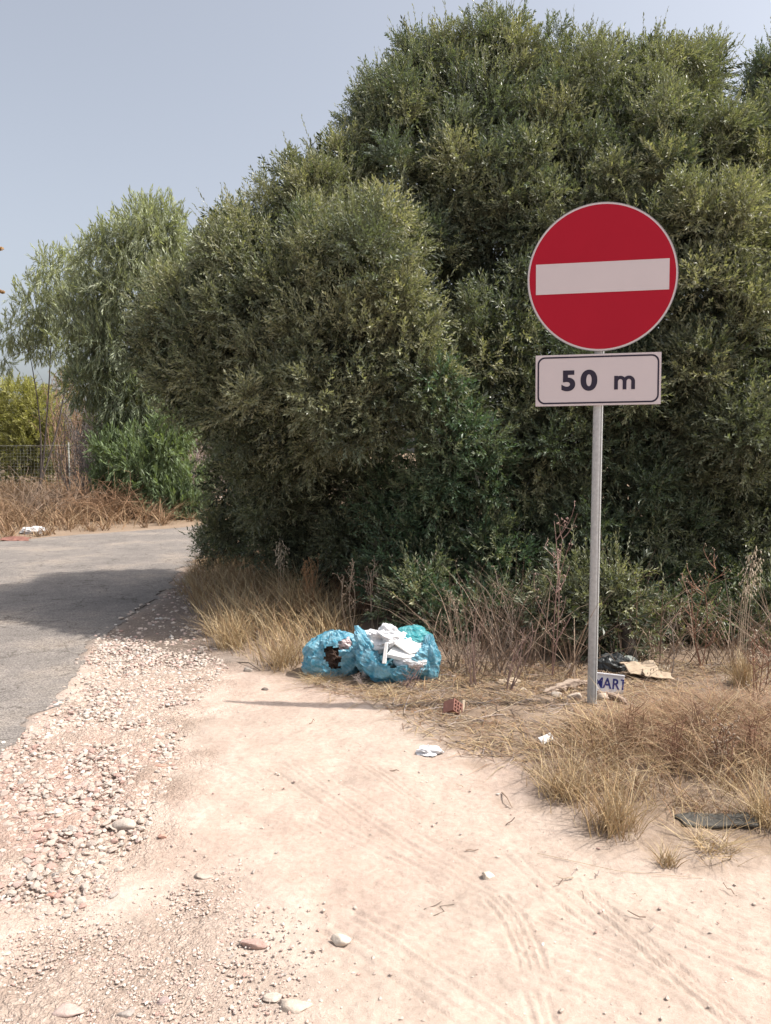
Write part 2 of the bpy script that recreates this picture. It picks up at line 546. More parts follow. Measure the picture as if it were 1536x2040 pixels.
def make_ground():
    fx = np.arange(-2.7, 2.9, 0.0098)
    xs = np.array(spread(fx[0], -500, 0.03, 1.12)[::-1] + list(fx) + spread(fx[-1], 500, 0.03, 1.12))
    fy = np.concatenate([np.arange(1.95, 4.0, 0.0095), np.arange(4.0, 5.9, 0.015)])
    ys = np.array(spread(fy[0], -300, 0.05, 1.3)[::-1] + list(fy) + spread(fy[-1], 900, 0.02, 1.035))
    X, Y = np.meshgrid(xs, ys)
    P = np.stack([X, Y], -1)
    Z = base_h(X, Y)
    sr = sdist(P, ROAD); sg = sdist(P, GRAVEL); sb = sdist(P, BANK)
    nearw = np.clip(1 - (Y - 6) / 10, 0, 1) * (np.abs(X) < 8) * np.clip(sr / 0.1, 0, 1)
    rough = 1 + 1.2 * np.clip(-sg / 0.15, 0, 1) + 1.0 * np.clip(-sb / 0.2, 0, 1)
    Z = Z + nearw * rough * ((fbm(X * 5, Y * 5, 3, 3) - 0.5) * 0.022 + (fbm(X * 26, Y * 26, 5, 2) - 0.5) * 0.007)
    # streaks along the way the cars turn
    d = np.array([0.607, -0.795]); nrm = np.array([0.795, 0.607])
    u = X * nrm[0] + Y * nrm[1] + 0.10 * (X * d[0] + Y * d[1]) ** 2 * 0.4
    v = X * d[0] + Y * d[1]
    sand = np.clip(sg / 0.2, 0, 1) * np.clip(sb / 0.15, 0, 1) * np.clip(sr / 0.2, 0, 1) * np.clip(1 - (Y - 4.2) / 1.5, 0, 1)
    Z = Z + sand * nearw * (vn2(u * 24, v * 0.9, 7) * vn2(u * 60 + 5, v * 1.3, 9) - 0.25) * 0.006
    near = (Y > 1.8) & (Y < 4.9) & (X > -1.8) & (X < 2.8)
    Q = P[near]; dz = np.zeros(len(Q))
    for pl, w, dep in TRACKS:
        bb = (Q[:, 0] > pl[:, 0].min() - .04) & (Q[:, 0] < pl[:, 0].max() + .04) & (Q[:, 1] > pl[:, 1].min() - .04) & (Q[:, 1] < pl[:, 1].max() + .04)
        if not bb.any(): continue
        qd = dist_poly(Q[bb], pl, False)
        along = 0.75 + 0.4 * vn2(Q[bb][:, 0] * 9, Q[bb][:, 1] * 9, 12)
        dz[bb] += -dep * 1.15 * along * np.exp(-(qd / (w * 1.9)) ** 2) * 1.5 + dep * 0.45 * along * np.exp(-((qd - w * 3.4) / (w * 1.7)) ** 2)
    Z[near] += dz
    # colours
    n1 = fbm(X * 1.3, Y * 1.3, 2, 4); n2 = fbm(X * 6, Y * 6, 8, 3)
    c = np.empty(X.shape + (3,))
    sandc = np.array([0.455, 0.38, 0.328]); sand2 = np.array([0.455, 0.36, 0.31])
    c[:] = sandc
    t = np.clip((n1 - 0.4) * 4, 0, 1)[..., None] * 0.6
    c = c * (1 - t) + sand2 * t

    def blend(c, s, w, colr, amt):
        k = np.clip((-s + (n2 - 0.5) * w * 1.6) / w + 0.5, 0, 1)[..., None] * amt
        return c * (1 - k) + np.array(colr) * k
    c = blend(c, sg, 0.5, (0.56, 0.48, 0.43), 0.9)
    c = blend(c, sdist(P, PINK), 0.3, (0.52, 0.39, 0.345), 0.7)
    c = blend(c, sdist(P, GREY), 0.4, (0.45, 0.38, 0.335), 0.9)
    c = blend(c, sb, 0.35, (0.235, 0.18, 0.135), 0.9)
    c = blend(c, sdist(P, DIRT), 0.35, (0.27, 0.235, 0.21), 0.9)
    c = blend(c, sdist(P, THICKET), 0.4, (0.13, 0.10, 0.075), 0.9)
    c = blend(c, sr + 0.0, 0.12, (0.22, 0.2, 0.185), 0.8)
    fr = np.clip((Y - 15) / 3, 0, 1)[..., None]
    fr = np.maximum(fr, ((sr > 0) & (Y > 11.5))[..., None] * 0.85)
    c = c * (1 - fr) + np.array([0.25, 0.19, 0.135]) * fr
    c = c * (0.9 + 0.25 * n2[..., None])
    ny, nx = X.shape
    i = np.arange(ny * nx).reshape(ny, nx)
    F = np.stack([i[:-1, :-1], i[:-1, 1:], i[1:, 1:], i[1:, :-1]], -1).reshape(-1, 4)
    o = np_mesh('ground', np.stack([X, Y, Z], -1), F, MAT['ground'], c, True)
    jj = (fbm(X * 2.2, Y * 2.2, 10, 4) - 0.5) * 0.7
    pb = np.clip(0.45 - (sg + jj) / 0.3, 0, 1) + 0.75 * np.clip(0.4 - (sdist(P, GREY) + jj) / 0.4, 0, 1) + 0.7 * np.clip(0.3 - (sdist(P, DIRT) + jj) / 0.3, 0, 1)
    pa = o.data.attributes.new('Pebble', 'FLOAT', 'POINT'); pa.data.foreach_set('value', np.clip(pb, 0, 1).ravel().astype(np.float32))
    o['kind'] = 'structure'
    return o


ground = make_ground()


def make_road():
    pts = []
    n = len(ROAD)
    for i in range(n):
        a = ROAD[i]; b = ROAD[(i + 1) % n]
        L = np.hypot(*(b - a)); k = max(1, int(L / 0.035)) if (abs(a[0]) < 7 and a[1] < 20) else max(1, int(L / 0.5))
        for t in np.linspace(0, 1, k, endpoint=False):
            pts.append(a * (1 - t) + b * t)
    pts = np.array(pts)
    nz = np.stack([fbm(pts[:, 0] * 3, pts[:, 1] * 3, 4, 5) - 0.5, fbm(pts[:, 0] * 3 + 40, pts[:, 1] * 3, 6, 5) - 0.5], 1)
    nz2 = np.stack([vn2(pts[:, 0] * 17, pts[:, 1] * 17, 4) - 0.5, vn2(pts[:, 0] * 17 + 40, pts[:, 1] * 17, 6) - 0.5], 1)
    pts = pts + nz * 0.38 + nz2 * 0.06
    bm = bmesh.new()
    top = [bm.verts.new((p[0], p[1], 0.012 + 0.004 * math.sin(p[0] * 3))) for p in pts]
    edges = [bm.edges.new((top[i], top[(i + 1) % len(top)])) for i in range(len(top))]
    bmesh.ops.triangle_fill(bm, edges=edges, use_beauty=True, use_dissolve=False)
    low = [bm.verts.new((p[0], p[1], -0.09)) for p in pts]
    m = len(top)
    for i in range(m):
        bm.faces.new((top[i], top[(i + 1) % m], low[(i + 1) % m], low[i]))
    bmesh.ops.recalc_face_normals(bm, faces=bm.faces[:])
    me = bpy.data.meshes.new('road'); bm.to_mesh(me); bm.free()
    me.materials.append(MAT['asphalt'])
    o = bpy.data.objects.new('road', me); COL.objects.link(o)
    o['kind'] = 'structure'
    return o


road = make_road()

# ------------------------------------------------------------------ stones
def ico(sub):
    bm = bmesh.new(); bmesh.ops.create_icosphere(bm, subdivisions=sub, radius=1)
    V = np.array([v.co[:] for v in bm.verts]); F = np.array([[v.index for v in f.verts] for f in bm.faces]); bm.free()
    return V, F


ICO1, ICO2, ICO3 = ico(1), ico(2), ico(3)


def rock(base, seed, rough=0.35, flat=0.6, cuts=4):
    V, F = base
    r = np.random.default_rng(seed)
    P = V.copy()
    for _ in range(cuts):                                     # flat facets
        n = r.normal(size=3); n /= np.linalg.norm(n); d = r.uniform(0.5, 0.8)
        s = P @ n - d
        P = P - np.clip(s, 0, None)[:, None] * n * 0.97
    P = P * (1 + (vn3(V * 1.7 + r.uniform(0, 50, 3), seed) - 0.5) * rough * 2)[:, None]
    P = P * np.array([1, r.uniform(0.6, 0.95), flat * r.uniform(0.75, 1.2)])
    return P, F


STONE_COLS = [((0.55, 0.47, 0.405), 7), ((0.58, 0.51, 0.45), 5), ((0.52, 0.43, 0.375), 7), ((0.52, 0.40, 0.355), 6), ((0.47, 0.32, 0.275), 2), ((0.46, 0.41, 0.37), 3), ((0.64, 0.60, 0.56), 1)]
_sc = [c for c, k in STONE_COLS for _ in range(k)]


def sample_poly(poly, n):
    lo = poly.min(0); hi = poly.max(0); out = []
    tot = 0
    while tot < n:
        q = rng.uniform(lo, hi, (n * 3, 2)); q = q[inside(q, poly)]
        out.append(q); tot += len(q)
    return np.concatenate(out)[:n]


def make_gravel():
    """loose stone verge: the largest stones are pieces of their own, the rest one mass"""
    g = empty('gravel_verge', (0, 0, 0)); g['kind'] = 'structure'
    # candidates
    A = np.concatenate([sample_poly(GRAVEL, 13000), sample_poly(GRAVEL, 1500) + rng.normal(0, 0.16, (1500, 2))])
    sA = 0.006 + 0.02 * rng.random(len(A)) ** 3
    big = poly_px([(60, 1690), (180, 1640), (290, 1650), (250, 1760), (120, 1830), (-40, 1860), (-60, 1760)])
    B = sample_poly(big, 210); sB = rng.uniform(0.01, 0.027, len(B))
    P = np.concatenate([A, B]); S = np.concatenate([sA, sB])
    sr = sdist(P, ROAD)
    keep = sr > -0.05
    P, S = P[keep], S[keep]
    fr = sdist(P, GRAVEL) + 0.5 * (fbm(P[:, 0] * 3, P[:, 1] * 3, 2, 3) - 0.5)
    keep = rng.random(len(P)) < np.clip(0.15 - fr / 0.25, 0.06, 1)
    P, S = P[keep], S[keep]
    # thin out overlaps with a coarse grid
    order = np.argsort(-S); taken = {}; sel = []
    for i in order:
        cx, cy = int(P[i, 0] / 0.06), int(P[i, 1] / 0.06); ok = True
        for ax in (-1, 0, 1):
            for ay in (-1, 0, 1):
                for j in taken.get((cx + ax, cy + ay), ()):
                    if np.hypot(*(P[i] - P[j])) < (S[i] + S[j]) * 0.62: ok = False
        if ok:
            taken.setdefault((cx, cy), []).append(i); sel.append(i)
    P, S = P[sel], S[sel]
    Z = base_h(P[:, 0], P[:, 1])
    app = S / (P[:, 1] + 0.5)
    order = np.argsort(-app)
    tm = []
    for s in range(8):
        V, F = rock(ICO2, 100 + s, 0.3, 0.5, 11)
        for ci, c in enumerate(random.sample(_sc, 4)):
            me = np_mesh('stone', V, F, MAT['stone'], np.tile(np.array(c), (len(V), 1)), False, link=False)
            tm.append(me)
    for k, i in enumerate(order[:290]):
        o = bpy.data.objects.new('stone', random.choice(tm))
        COL.objects.link(o); o.parent = g
        o.location = (P[i, 0], P[i, 1], Z[i] + S[i] * 0.18)
        o.rotation_euler = (random.uniform(-.35, .35), random.uniform(-.35, .35), random.uniform(0, 6.28))
        o.scale = (S[i] * random.uniform(0.9, 1.3),) * 3
    # rest
    rest = order[290:]
    tv = [rock(ICO1, 300 + s, 0.45, 0.48, 6) for s in range(10)]
    m = Mesh()
    fine = sample_poly(np.concatenate([GREY]), 4200); fine = fine + rng.normal(0, 0.13, fine.shape)
    rub = sample_poly(DIRT, 900); fine = np.concatenate([fine, rub + rng.normal(0, 0.1, rub.shape)])
    fine2 = sample_poly(GRAVEL, 3500)
    ff = np.concatenate([fine, fine2]); ff = ff[(sdist(ff, ROAD) > 0.02)]
    allp = np.concatenate([P[rest], ff]); alls = np.concatenate([S[rest], 0.0035 + 0.006 * rng.random(len(ff)) ** 2])
    # scattered pebbles on the sand
    loose = sample_poly(poly_px([(300, 1350), (800, 1480), (1100, 1640), (1536, 1760), (1600, 2060), (300, 2080), (330, 1600)]), 650)
    allp = np.concatenate([allp, loose]); alls = np.concatenate([alls, 0.003 + 0.009 * rng.random(len(loose)) ** 5])
    rb = np.concatenate([sample_poly(DIRT, 260), sample_poly(poly_px([(330, 1180), (400, 1110), (440, 1300), (200, 1290), (180, 1262)]), 200)])
    allp = np.concatenate([allp, rb]); alls = np.concatenate([alls, rng.uniform(0.008, 0.03, len(rb))])
    allz = np.maximum(base_h(allp[:, 0], allp[:, 1]), np.where(sdist(allp, ROAD) < -0.03, 0.012, -1))
    grit = sample_poly(poly_px([(420, 1380), (800, 1490), (1060, 1640), (1400, 1720), (1600, 1760), (1600, 2060), (300, 2080), (330, 1700)]), 450)
    allp = np.concatenate([allp, grit]); alls = np.concatenate([alls, 0.002 + 0.003 * rng.random(len(grit))]); allz = np.concatenate([allz, base_h(grit[:, 0], grit[:, 1])])
    for k in range(len(allp)):
        V, F = tv[k % 10]
        a = rng.uniform(0, 6.28); ca, sa = math.cos(a), math.sin(a)
        R = np.array([[ca, -sa, 0], [sa, ca, 0], [0, 0, 1]])
        q = V @ R.T * alls[k] * rng.uniform(0.85, 1.25)
        m.add(q + np.array([allp[k, 0], allp[k, 1], allz[k] + alls[k] * 0.2]), F, np.array(random.choice(_sc)) * rng.uniform(0.8, 1.1))
    o = m.build('fine_gravel', MAT['stone'], g, False); o['kind'] = 'stuff'


make_gravel()


def lone_stone(px, py, w_px, h_px, col, label, seed, flat=0.55, elong=1.0, group=None, name='stone', base=ICO3):
    p = on(px, py)
    r = w_px / F_PX * p.y / 2
    V, F = rock(base, seed, 0.36, flat, 10)
    V = V * np.array([1.0, 0.75 / elong, 1.0]) * r
    o = np_mesh(name, V, F, MAT['stone'], np.tile(np.array(col), (len(V), 1)), True)
    o.location = (p.x, p.y, p.z + r * flat * 0.2)
    tag(o, label, 'stone', group)
    return o


lone_stone(972, 1748, 34, 22, (0.66, 0.58, 0.48), 'pale angular stone alone in the middle of the tyre-marked sand', 501, 0.6)
lone_stone(678, 1876, 46, 24, (0.55, 0.485, 0.415), 'pale knobbly stone on the sand beside faint tyre lines', 502, 0.55)
lone_stone(504, 1884, 62, 24, (0.44, 0.31, 0.27), 'smooth reddish oblong stone lying on the grey gravelly sand', 503, 0.42, 1.25)
lone_stone(135, 2018, 74, 48, (0.46, 0.36, 0.32), 'large flat pinkish stone half sunk in grey grit', 504, 0.45)
lone_stone(325, 1996, 32, 22, (0.36, 0.28, 0.26), 'dark reddish stone on grey grit next to a grey one', 505, 0.55)
lone_stone(254, 2022, 40, 24, (0.36, 0.32, 0.29), 'grey stone on grit between two reddish stones', 506, 0.5)
lone_stone(585, 2006, 76, 40, (0.52, 0.44, 0.37), 'broad low earth-coloured rock buried in the sand', 507, 0.4)
lone_stone(545, 1988, 46, 18, (0.50, 0.43, 0.37), 'thin flat slab of stone beside a broad buried rock', 508, 0.3)
lone_stone(402, 1748, 44, 18, (0.42, 0.36, 0.31), 'flat grey-brown stone at the edge of the gravel and sand', 509, 0.4)
lone_stone(248, 1650, 46, 36, (0.46, 0.40, 0.35), 'tall wedge-shaped grey stone standing proud of white cobbles', 510, 0.8)
lone_stone(105, 1785, 34, 24, (0.48, 0.28, 0.22), 'terracotta stone chip among white cobbles', 511, 0.5)
lone_stone(322, 1668, 24, 16, (0.48, 0.29, 0.23), 'terracotta chip on cream sand just off the cobbles', 512, 0.4)
lone_stone(318, 1528, 30, 16, (0.47, 0.29, 0.23), 'flat terracotta tile chip on fine pale gravel', 513, 0.3)
lone_stone(493, 1338, 24, 14, (0.38, 0.34, 0.30), 'grey stone on sand in front of the golden grass', 514, 0.6)
lone_stone(528, 1375, 15, 9, (0.22, 0.19, 0.17), 'small dark stone on pale sand in front of grass', 515, 0.7)
lone_stone(1205, 1395, 44, 26, (0.44, 0.36, 0.29), 'tan stone packed against the foot of the sign pole', 516, 0.6)
lone_stone(1142, 1392, 40, 28, (0.50, 0.42, 0.35), 'pale stone packed at the sand side of the sign pole foot', 517, 0.65)
lone_stone(1108, 1388, 34, 20, (0.40, 0.35, 0.30), 'grey stone under the dead bark near the sign pole', 518, 0.6)
lone_stone(1042, 1375, 18, 12, (0.58, 0.50, 0.42), 'small cream stone on straw litter before the brown stalks', 519, 0.65)
lone_stone(905, 1352, 18, 14, (0.48, 0.40, 0.34), 'round tan stone beside the blue bag among dry stalks', 520, 0.7)

# ------------------------------------------------------------------ road sign
def make_sign():
    b = on(1179, 1402)
    root = empty('road_sign', b, 'round red no-entry sign with 50 m distance plate on a grey steel pole', 'road sign')
    yaw = math.radians(-9.5)
    Rz = Matrix.Rotation(yaw, 4, 'Z')
    # local frame: sign faces -Y
    def place(o, z, y=0.0, x=0.0, roll=0.0, par=root):
        o.parent = par
        o.matrix_local = Rz @ Matrix.Translation((x, y, z)) @ Matrix.Rotation(roll, 4, 'Y')
        return o
    zd = (1402 - 552) / F_PX * b.y * 1.003 - 0.012
    # pole
    m = Mesh()
    n = 28; zz = [-0.25, 0.0, 1.2, 2.4, zd + 0.42]
    m.tube([(0, 0, z) for z in zz], 0.0305, 0.0305, n)
    pole = m.build('pole', MAT['galv'], root, False)
    for p in pole.data.polygons: p.use_smooth = len(p.vertices) == 4
    groove = Mesh(); groove.box((0, 0, 0), (0.006, 0.004, zd + 0.3))
    gobj = groove.build('weld_seam', MAT['alu'], pole)
    gobj.location = (0.014, -0.0275, (zd + 0.3) / 2 + 0.02)

    def ring(name, r, y0, y1, mat, par, seg=96, r_in=None):
        mm = Mesh()
        a = np.arange(seg) / seg * 2 * math.pi
        co = np.stack([np.cos(a) * r, np.zeros(seg), np.sin(a) * r], 1)
        if r_in is None:
            V = np.concatenate([co + [0, y0, 0], co + [0, y1, 0]])
            i = np.arange(seg); k = (i + 1) % seg
            mm.add(V, np.stack([i, i + seg, k + seg, k], 1))
            mm.F.setdefault(seg, []).append(np.array([i])); mm.F[seg].append(np.array([(i + seg)[::-1]]))
        else:
            ci = co * (r_in / r)
            V = np.concatenate([co + [0, y0, 0], co + [0, y1, 0], ci + [0, y0, 0], ci + [0, y1, 0]])
            i = np.arange(seg); k = (i + 1) % seg
            for p, q in ((0, 1), (3, 2), (2, 0), (1, 3)):
                mm.add(V, np.stack([i + p * seg, i + q * seg, k + q * seg, k + p * seg], 1)) if False else None
            mm.add(V, np.concatenate([np.stack([i, i + seg, k + seg, k], 1), np.stack([i + 3 * seg, i + 2 * seg, k + 2 * seg, k + 3 * seg], 1),
                                      np.stack([i + 2 * seg, i, k, k + 2 * seg], 1), np.stack([i + seg, i + 3 * seg, k + 3 * seg, k + seg], 1)]))
        return mm.build(name, mat, par)
    R = 0.45
    yb = -0.047
    disc = ring('disc', R - 0.003, yb, yb + 0.003, MAT['white'], root)
    place(disc, zd, roll=math.radians(-0.6))
    ring('folded_rim', R, yb - 0.001, yb + 0.018, MAT['alu'], disc, r_in=R - 0.0028)
    ring('red_field', R - 0.013, yb - 0.0014, yb - 0.0004, MAT['red'], disc)
    mm = Mesh(); mm.box((0, yb - 0.0022, 0), (0.795, 0.0012, 0.185))
    mm.build('white_bar', MAT['white'], disc)
    # distance plate
    zp = (1402 - 757) / F_PX * b.y * 1.0 + 0.024
    w, h = 0.755, 0.315
    mm = Mesh(); mm.box((0, yb + 0.001, 0), (w, 0.003, h))
    for dx, dz, sx, sz in ((0, h / 2, w, 0.004), (0, -h / 2, w, 0.004), (w / 2, 0, 0.004, h - 0.004), (-w / 2, 0, 0.004, h - 0.004)):
        mm.box((dx * 0.997, yb + 0.0085, dz * 0.994), (sx, 0.017, sz))
    plate = mm.build('distance_plate', MAT['white'], root)
    place(plate, zp, roll=math.radians(-0.6), x=-0.012)

    def rrect(w, h, r, k=8):
        out = []
        for cx, cz, a0 in ((w / 2 - r, h / 2 - r, 0), (-w / 2 + r, h / 2 - r, 90), (-w / 2 + r, -h / 2 + r, 180), (w / 2 - r, -h / 2 + r, 270)):
            for t in range(k + 1):
                a = math.radians(a0 + 90 * t / k); out.append((cx + r * math.cos(a), cz + r * math.sin(a)))
        return np.array(out)
    o1 = rrect(w - 0.022, h - 0.022, 0.045); o2 = rrect(w - 0.042, h - 0.042, 0.037)
    nn = len(o1); i = np.arange(nn); k = (i + 1) % nn
    V = np.concatenate([np.stack([o[:, 0], np.full(nn, y), o[:, 1]], 1) for o in (o1, o2) for y in (yb - 0.0015, yb - 0.0003)])
    Fq = np.concatenate([np.stack([i, k, k + 2 * nn, i + 2 * nn], 1), np.stack([i, i + nn, k + nn, k], 1), np.stack([i + 2 * nn, k + 2 * nn, k + 3 * nn, i + 3 * nn], 1)])
    np_mesh('border_line', V, Fq, MAT['ink'], parent=plate)

    def glyph(ch, x, z, size, name, bold):
        cu = bpy.data.curves.new(name, 'FONT'); cu.body = ch; cu.size = size; cu.offset = bold; cu.extrude = 0.0005
        cu.align_x = 'CENTER'; cu.resolution_u = 8
        ob = bpy.data.objects.new(name, cu); COL.objects.link(ob)
        dg = bpy.context.evaluated_depsgraph_get()
        me = bpy.data.meshes.new_from_object(ob.evaluated_get(dg)); me.materials.clear(); me.materials.append(MAT['ink'])
        bpy.data.objects.remove(ob)
        o = bpy.data.objects.new(name, me); COL.objects.link(o); o.parent = plate
        o.rotation_euler = (math.pi / 2, 0, 0); o.location = (x, yb - 0.0012, z)
        return o
    g = glyph('5', -0.176, -0.060, 0.168, 'digit', 0.0066); g.scale.x = 1.08
    g = glyph('0', -0.052, -0.060, 0.168, 'digit', 0.0066); g.scale.x = 1.17
    # the small m: three stems and two arches
    mm = Mesh(); sw, xh, pit = 0.0225, 0.084, 0.051
    zb = -0.064; x0 = 0.100
    def cuboid(xa, xb, za, zb_, y): mm.box(((xa + xb) / 2, y, (za + zb_) / 2), (xb - xa, 0.0010, zb_ - za))
    ro = (pit + sw) / 2; ri = (pit - sw) / 2
    zc = zb + xh - ro
    cuboid(x0, x0 + sw, zb, zb + xh, yb - 0.0016)
    for q in (0, 1):
        cx = x0 + sw / 2 + pit * (q + 0.5)
        cuboid(cx + ri, cx + ro, zb, zc, yb - 0.0016)
        aa = np.linspace(0, math.pi, 17)
        o_ = np.stack([cx + np.cos(aa) * ro, np.full(17, yb - 0.0018 - 0.0002 * q), zc + np.sin(aa) * ro], 1)
        i_ = np.stack([cx + np.cos(aa) * ri, np.full(17, yb - 0.0018 - 0.0002 * q), zc + np.sin(aa) * (ri + 0.002)], 1)
        ii = np.arange(16)
        mm.add(np.concatenate([o_, i_]), np.stack([ii, ii + 1, ii + 18, ii + 17], 1))
    mm.build('letter', MAT['ink'], plate)
    # brackets clamping the plates to the pole
    for par, dz in ((disc, 0.2), (disc, -0.2), (plate, 0.08), (plate, -0.08)):
        mb = Mesh(); mb.box((0, yb + 0.0105, dz), (0.16, 0.012, 0.03)); mb.box((0.05, 0.0, dz), (0.02, 0.07, 0.03)); mb.box((-0.05, 0.0, dz), (0.02, 0.07, 0.03)); mb.box((0, 0.034, dz), (0.12, 0.004, 0.03))
        mb.build('bracket', MAT['alu'], par)
    # concrete plug in the ground
    V, F = rock(ICO2, 41, 0.25, 0.4)
    return root


sign = make_sign()

# ------------------------------------------------------------------ foliage
def sprig(n_leaf, leaf_l, leaf_w, length, ang, droop=0.0, twig=0.0016, seed=0, fold=0.25, curl=0.0, seg=1, spread_=1.0):
    """a twig along +Z with n_leaf leaves; returns verts, tris, kind (0 leaf, 1 twig) and a per-vertex position along the twig"""
    r = np.random.default_rng(seed)
    V = []; F = []; K = []; T = []
    # twig: three-sided
    a = np.arange(3) * 2.094
    base = len(V)
    for z, rr in ((0, twig), (length, twig * 0.4)):
        for t in a: V.append((math.cos(t) * rr, math.sin(t) * rr, z)); K.append(1); T.append(z / length)
    for j in range(3):
        k = (j + 1) % 3
        F += [(base + j, base + k, base + 3 + k), (base + j, base + 3 + k, base + 3 + j)]
    for i in range(n_leaf):
        t = (i + 0.6) / n_leaf
        z0 = length * t
        az = i * 2.4 + r.uniform(-.5, .5)
        el = ang * (1 - 0.55 * t) + r.uniform(-.2, .2)
        d = np.array([math.sin(el) * math.cos(az), math.sin(el) * math.sin(az), math.cos(el)])
        if droop: d = d + np.array([0, 0, droop * r.uniform(0.6, 1.2)]); d /= np.linalg.norm(d)
        s = np.cross(d, [0.2, 0.3, 1.0]); s += r.normal(0, 0.45, 3); s -= d * (s @ d); s /= np.linalg.norm(s)
        up = np.cross(s, d)
        L = leaf_l * r.uniform(0.7, 1.15) * (1 - 0.25 * t); Wd = leaf_w * r.uniform(0.8, 1.2)
        p0 = np.array([0, 0, z0])
        b0 = len(V)
        if seg == 1:
            pts = [p0, p0 + d * L * 0.5 + s * Wd / 2 + up * fold * Wd, p0 + d * L, p0 + d * L * 0.5 - s * Wd / 2 + up * fold * Wd]
            for q in pts: V.append(tuple(q)); K.append(0); T.append(t)
            F += [(b0, b0 + 1, b0 + 2), (b0, b0 + 2, b0 + 3)]
        else:
            bend = np.array([0, 0, curl])
            m1 = p0 + d * L * 0.33; m2 = p0 + d * L * 0.68 + bend * L * 0.4; tip = p0 + d * L + bend * L
            pts = [p0, m1 + s * Wd / 2, m1 - s * Wd / 2, m2 + s * Wd * 0.4, m2 - s * Wd * 0.4, tip]
            for q in pts: V.append(tuple(q)); K.append(0); T.append(t)
            F += [(b0, b0 + 1, b0 + 2), (b0 + 1, b0 + 3, b0 + 4), (b0 + 1, b0 + 4, b0 + 2), (b0 + 3, b0 + 5, b0 + 4)]
    return np.array(V), np.array(F), np.array(K), np.array(T)


def frames(D):
    D = D / (np.linalg.norm(D, axis=1, keepdims=True) + 1e-9)
    a = rng.normal(size=D.shape)
    X = np.cross(a, D); X /= np.linalg.norm(X, axis=1, keepdims=True) + 1e-9
    Y = np.cross(D, X)
    return X, Y, D


def place_sprigs(temps, P, D, S, C, twigc):
    """all sprigs as one vertex / face / colour set"""
    X, Y, Z = frames(D)
    Vs = []; Fs = []; Cs = []; n = 0
    which = rng.integers(0, len(temps), len(P))
    for k, (tv, tf, tk, tt) in enumerate(temps):
        s = which == k
        if not s.any(): continue
        m = s.sum()
        L = tv[None] * S[s][:, None, None]
        V = P[s][:, None] + L[..., 0:1] * X[s][:, None] + L[..., 1:2] * Y[s][:, None] + L[..., 2:3] * Z[s][:, None]
        Fi = tf[None] + (np.arange(m) * len(tv))[:, None, None] + n
        leafn = np.cumsum(np.r_[0, np.diff(tt) != 0])
        jit = rng.uniform(0.7, 1.3, (m, leafn.max() + 1))[:, leafn]
        c = C[s][:, None] * jit[..., None] * np.ones((1, len(tv), 1))
        c = np.where(tk[None, :, None] == 1, np.array(twigc), c)
        Vs.append(V.reshape(-1, 3)); Fs.append(Fi.reshape(-1, 3)); Cs.append(c.reshape(-1, 3)); n += m * len(tv)
    return np.concatenate(Vs), np.concatenate(Fs), np.concatenate(Cs)


OLIVE = [sprig(15, 0.060, 0.0155, 0.215, 0.95, seed=s) for s in range(8)]
OLIVE_LONG = [sprig(18, 0.052, 0.013, 0.42, 0.6, seed=20 + s) for s in range(4)]


def limb(m, a, b, r0, r1, col, sag=0.1, sides=6, n=6):
    a = np.array(tuple(a)); b = np.array(tuple(b))
    L = np.linalg.norm(b - a)
    t = np.linspace(0, 1, n)[:, None]
    p = a * (1 - t) + b * t
    off = rng.normal(0, 0.05 * L, 3)
    p = p + np.sin(t * math.pi) * (off + np.array([0, 0, sag * L]))
    m.tube(p, r0, r1, sides, np.array(col) * rng.uniform(0.8, 1.15))
    return p


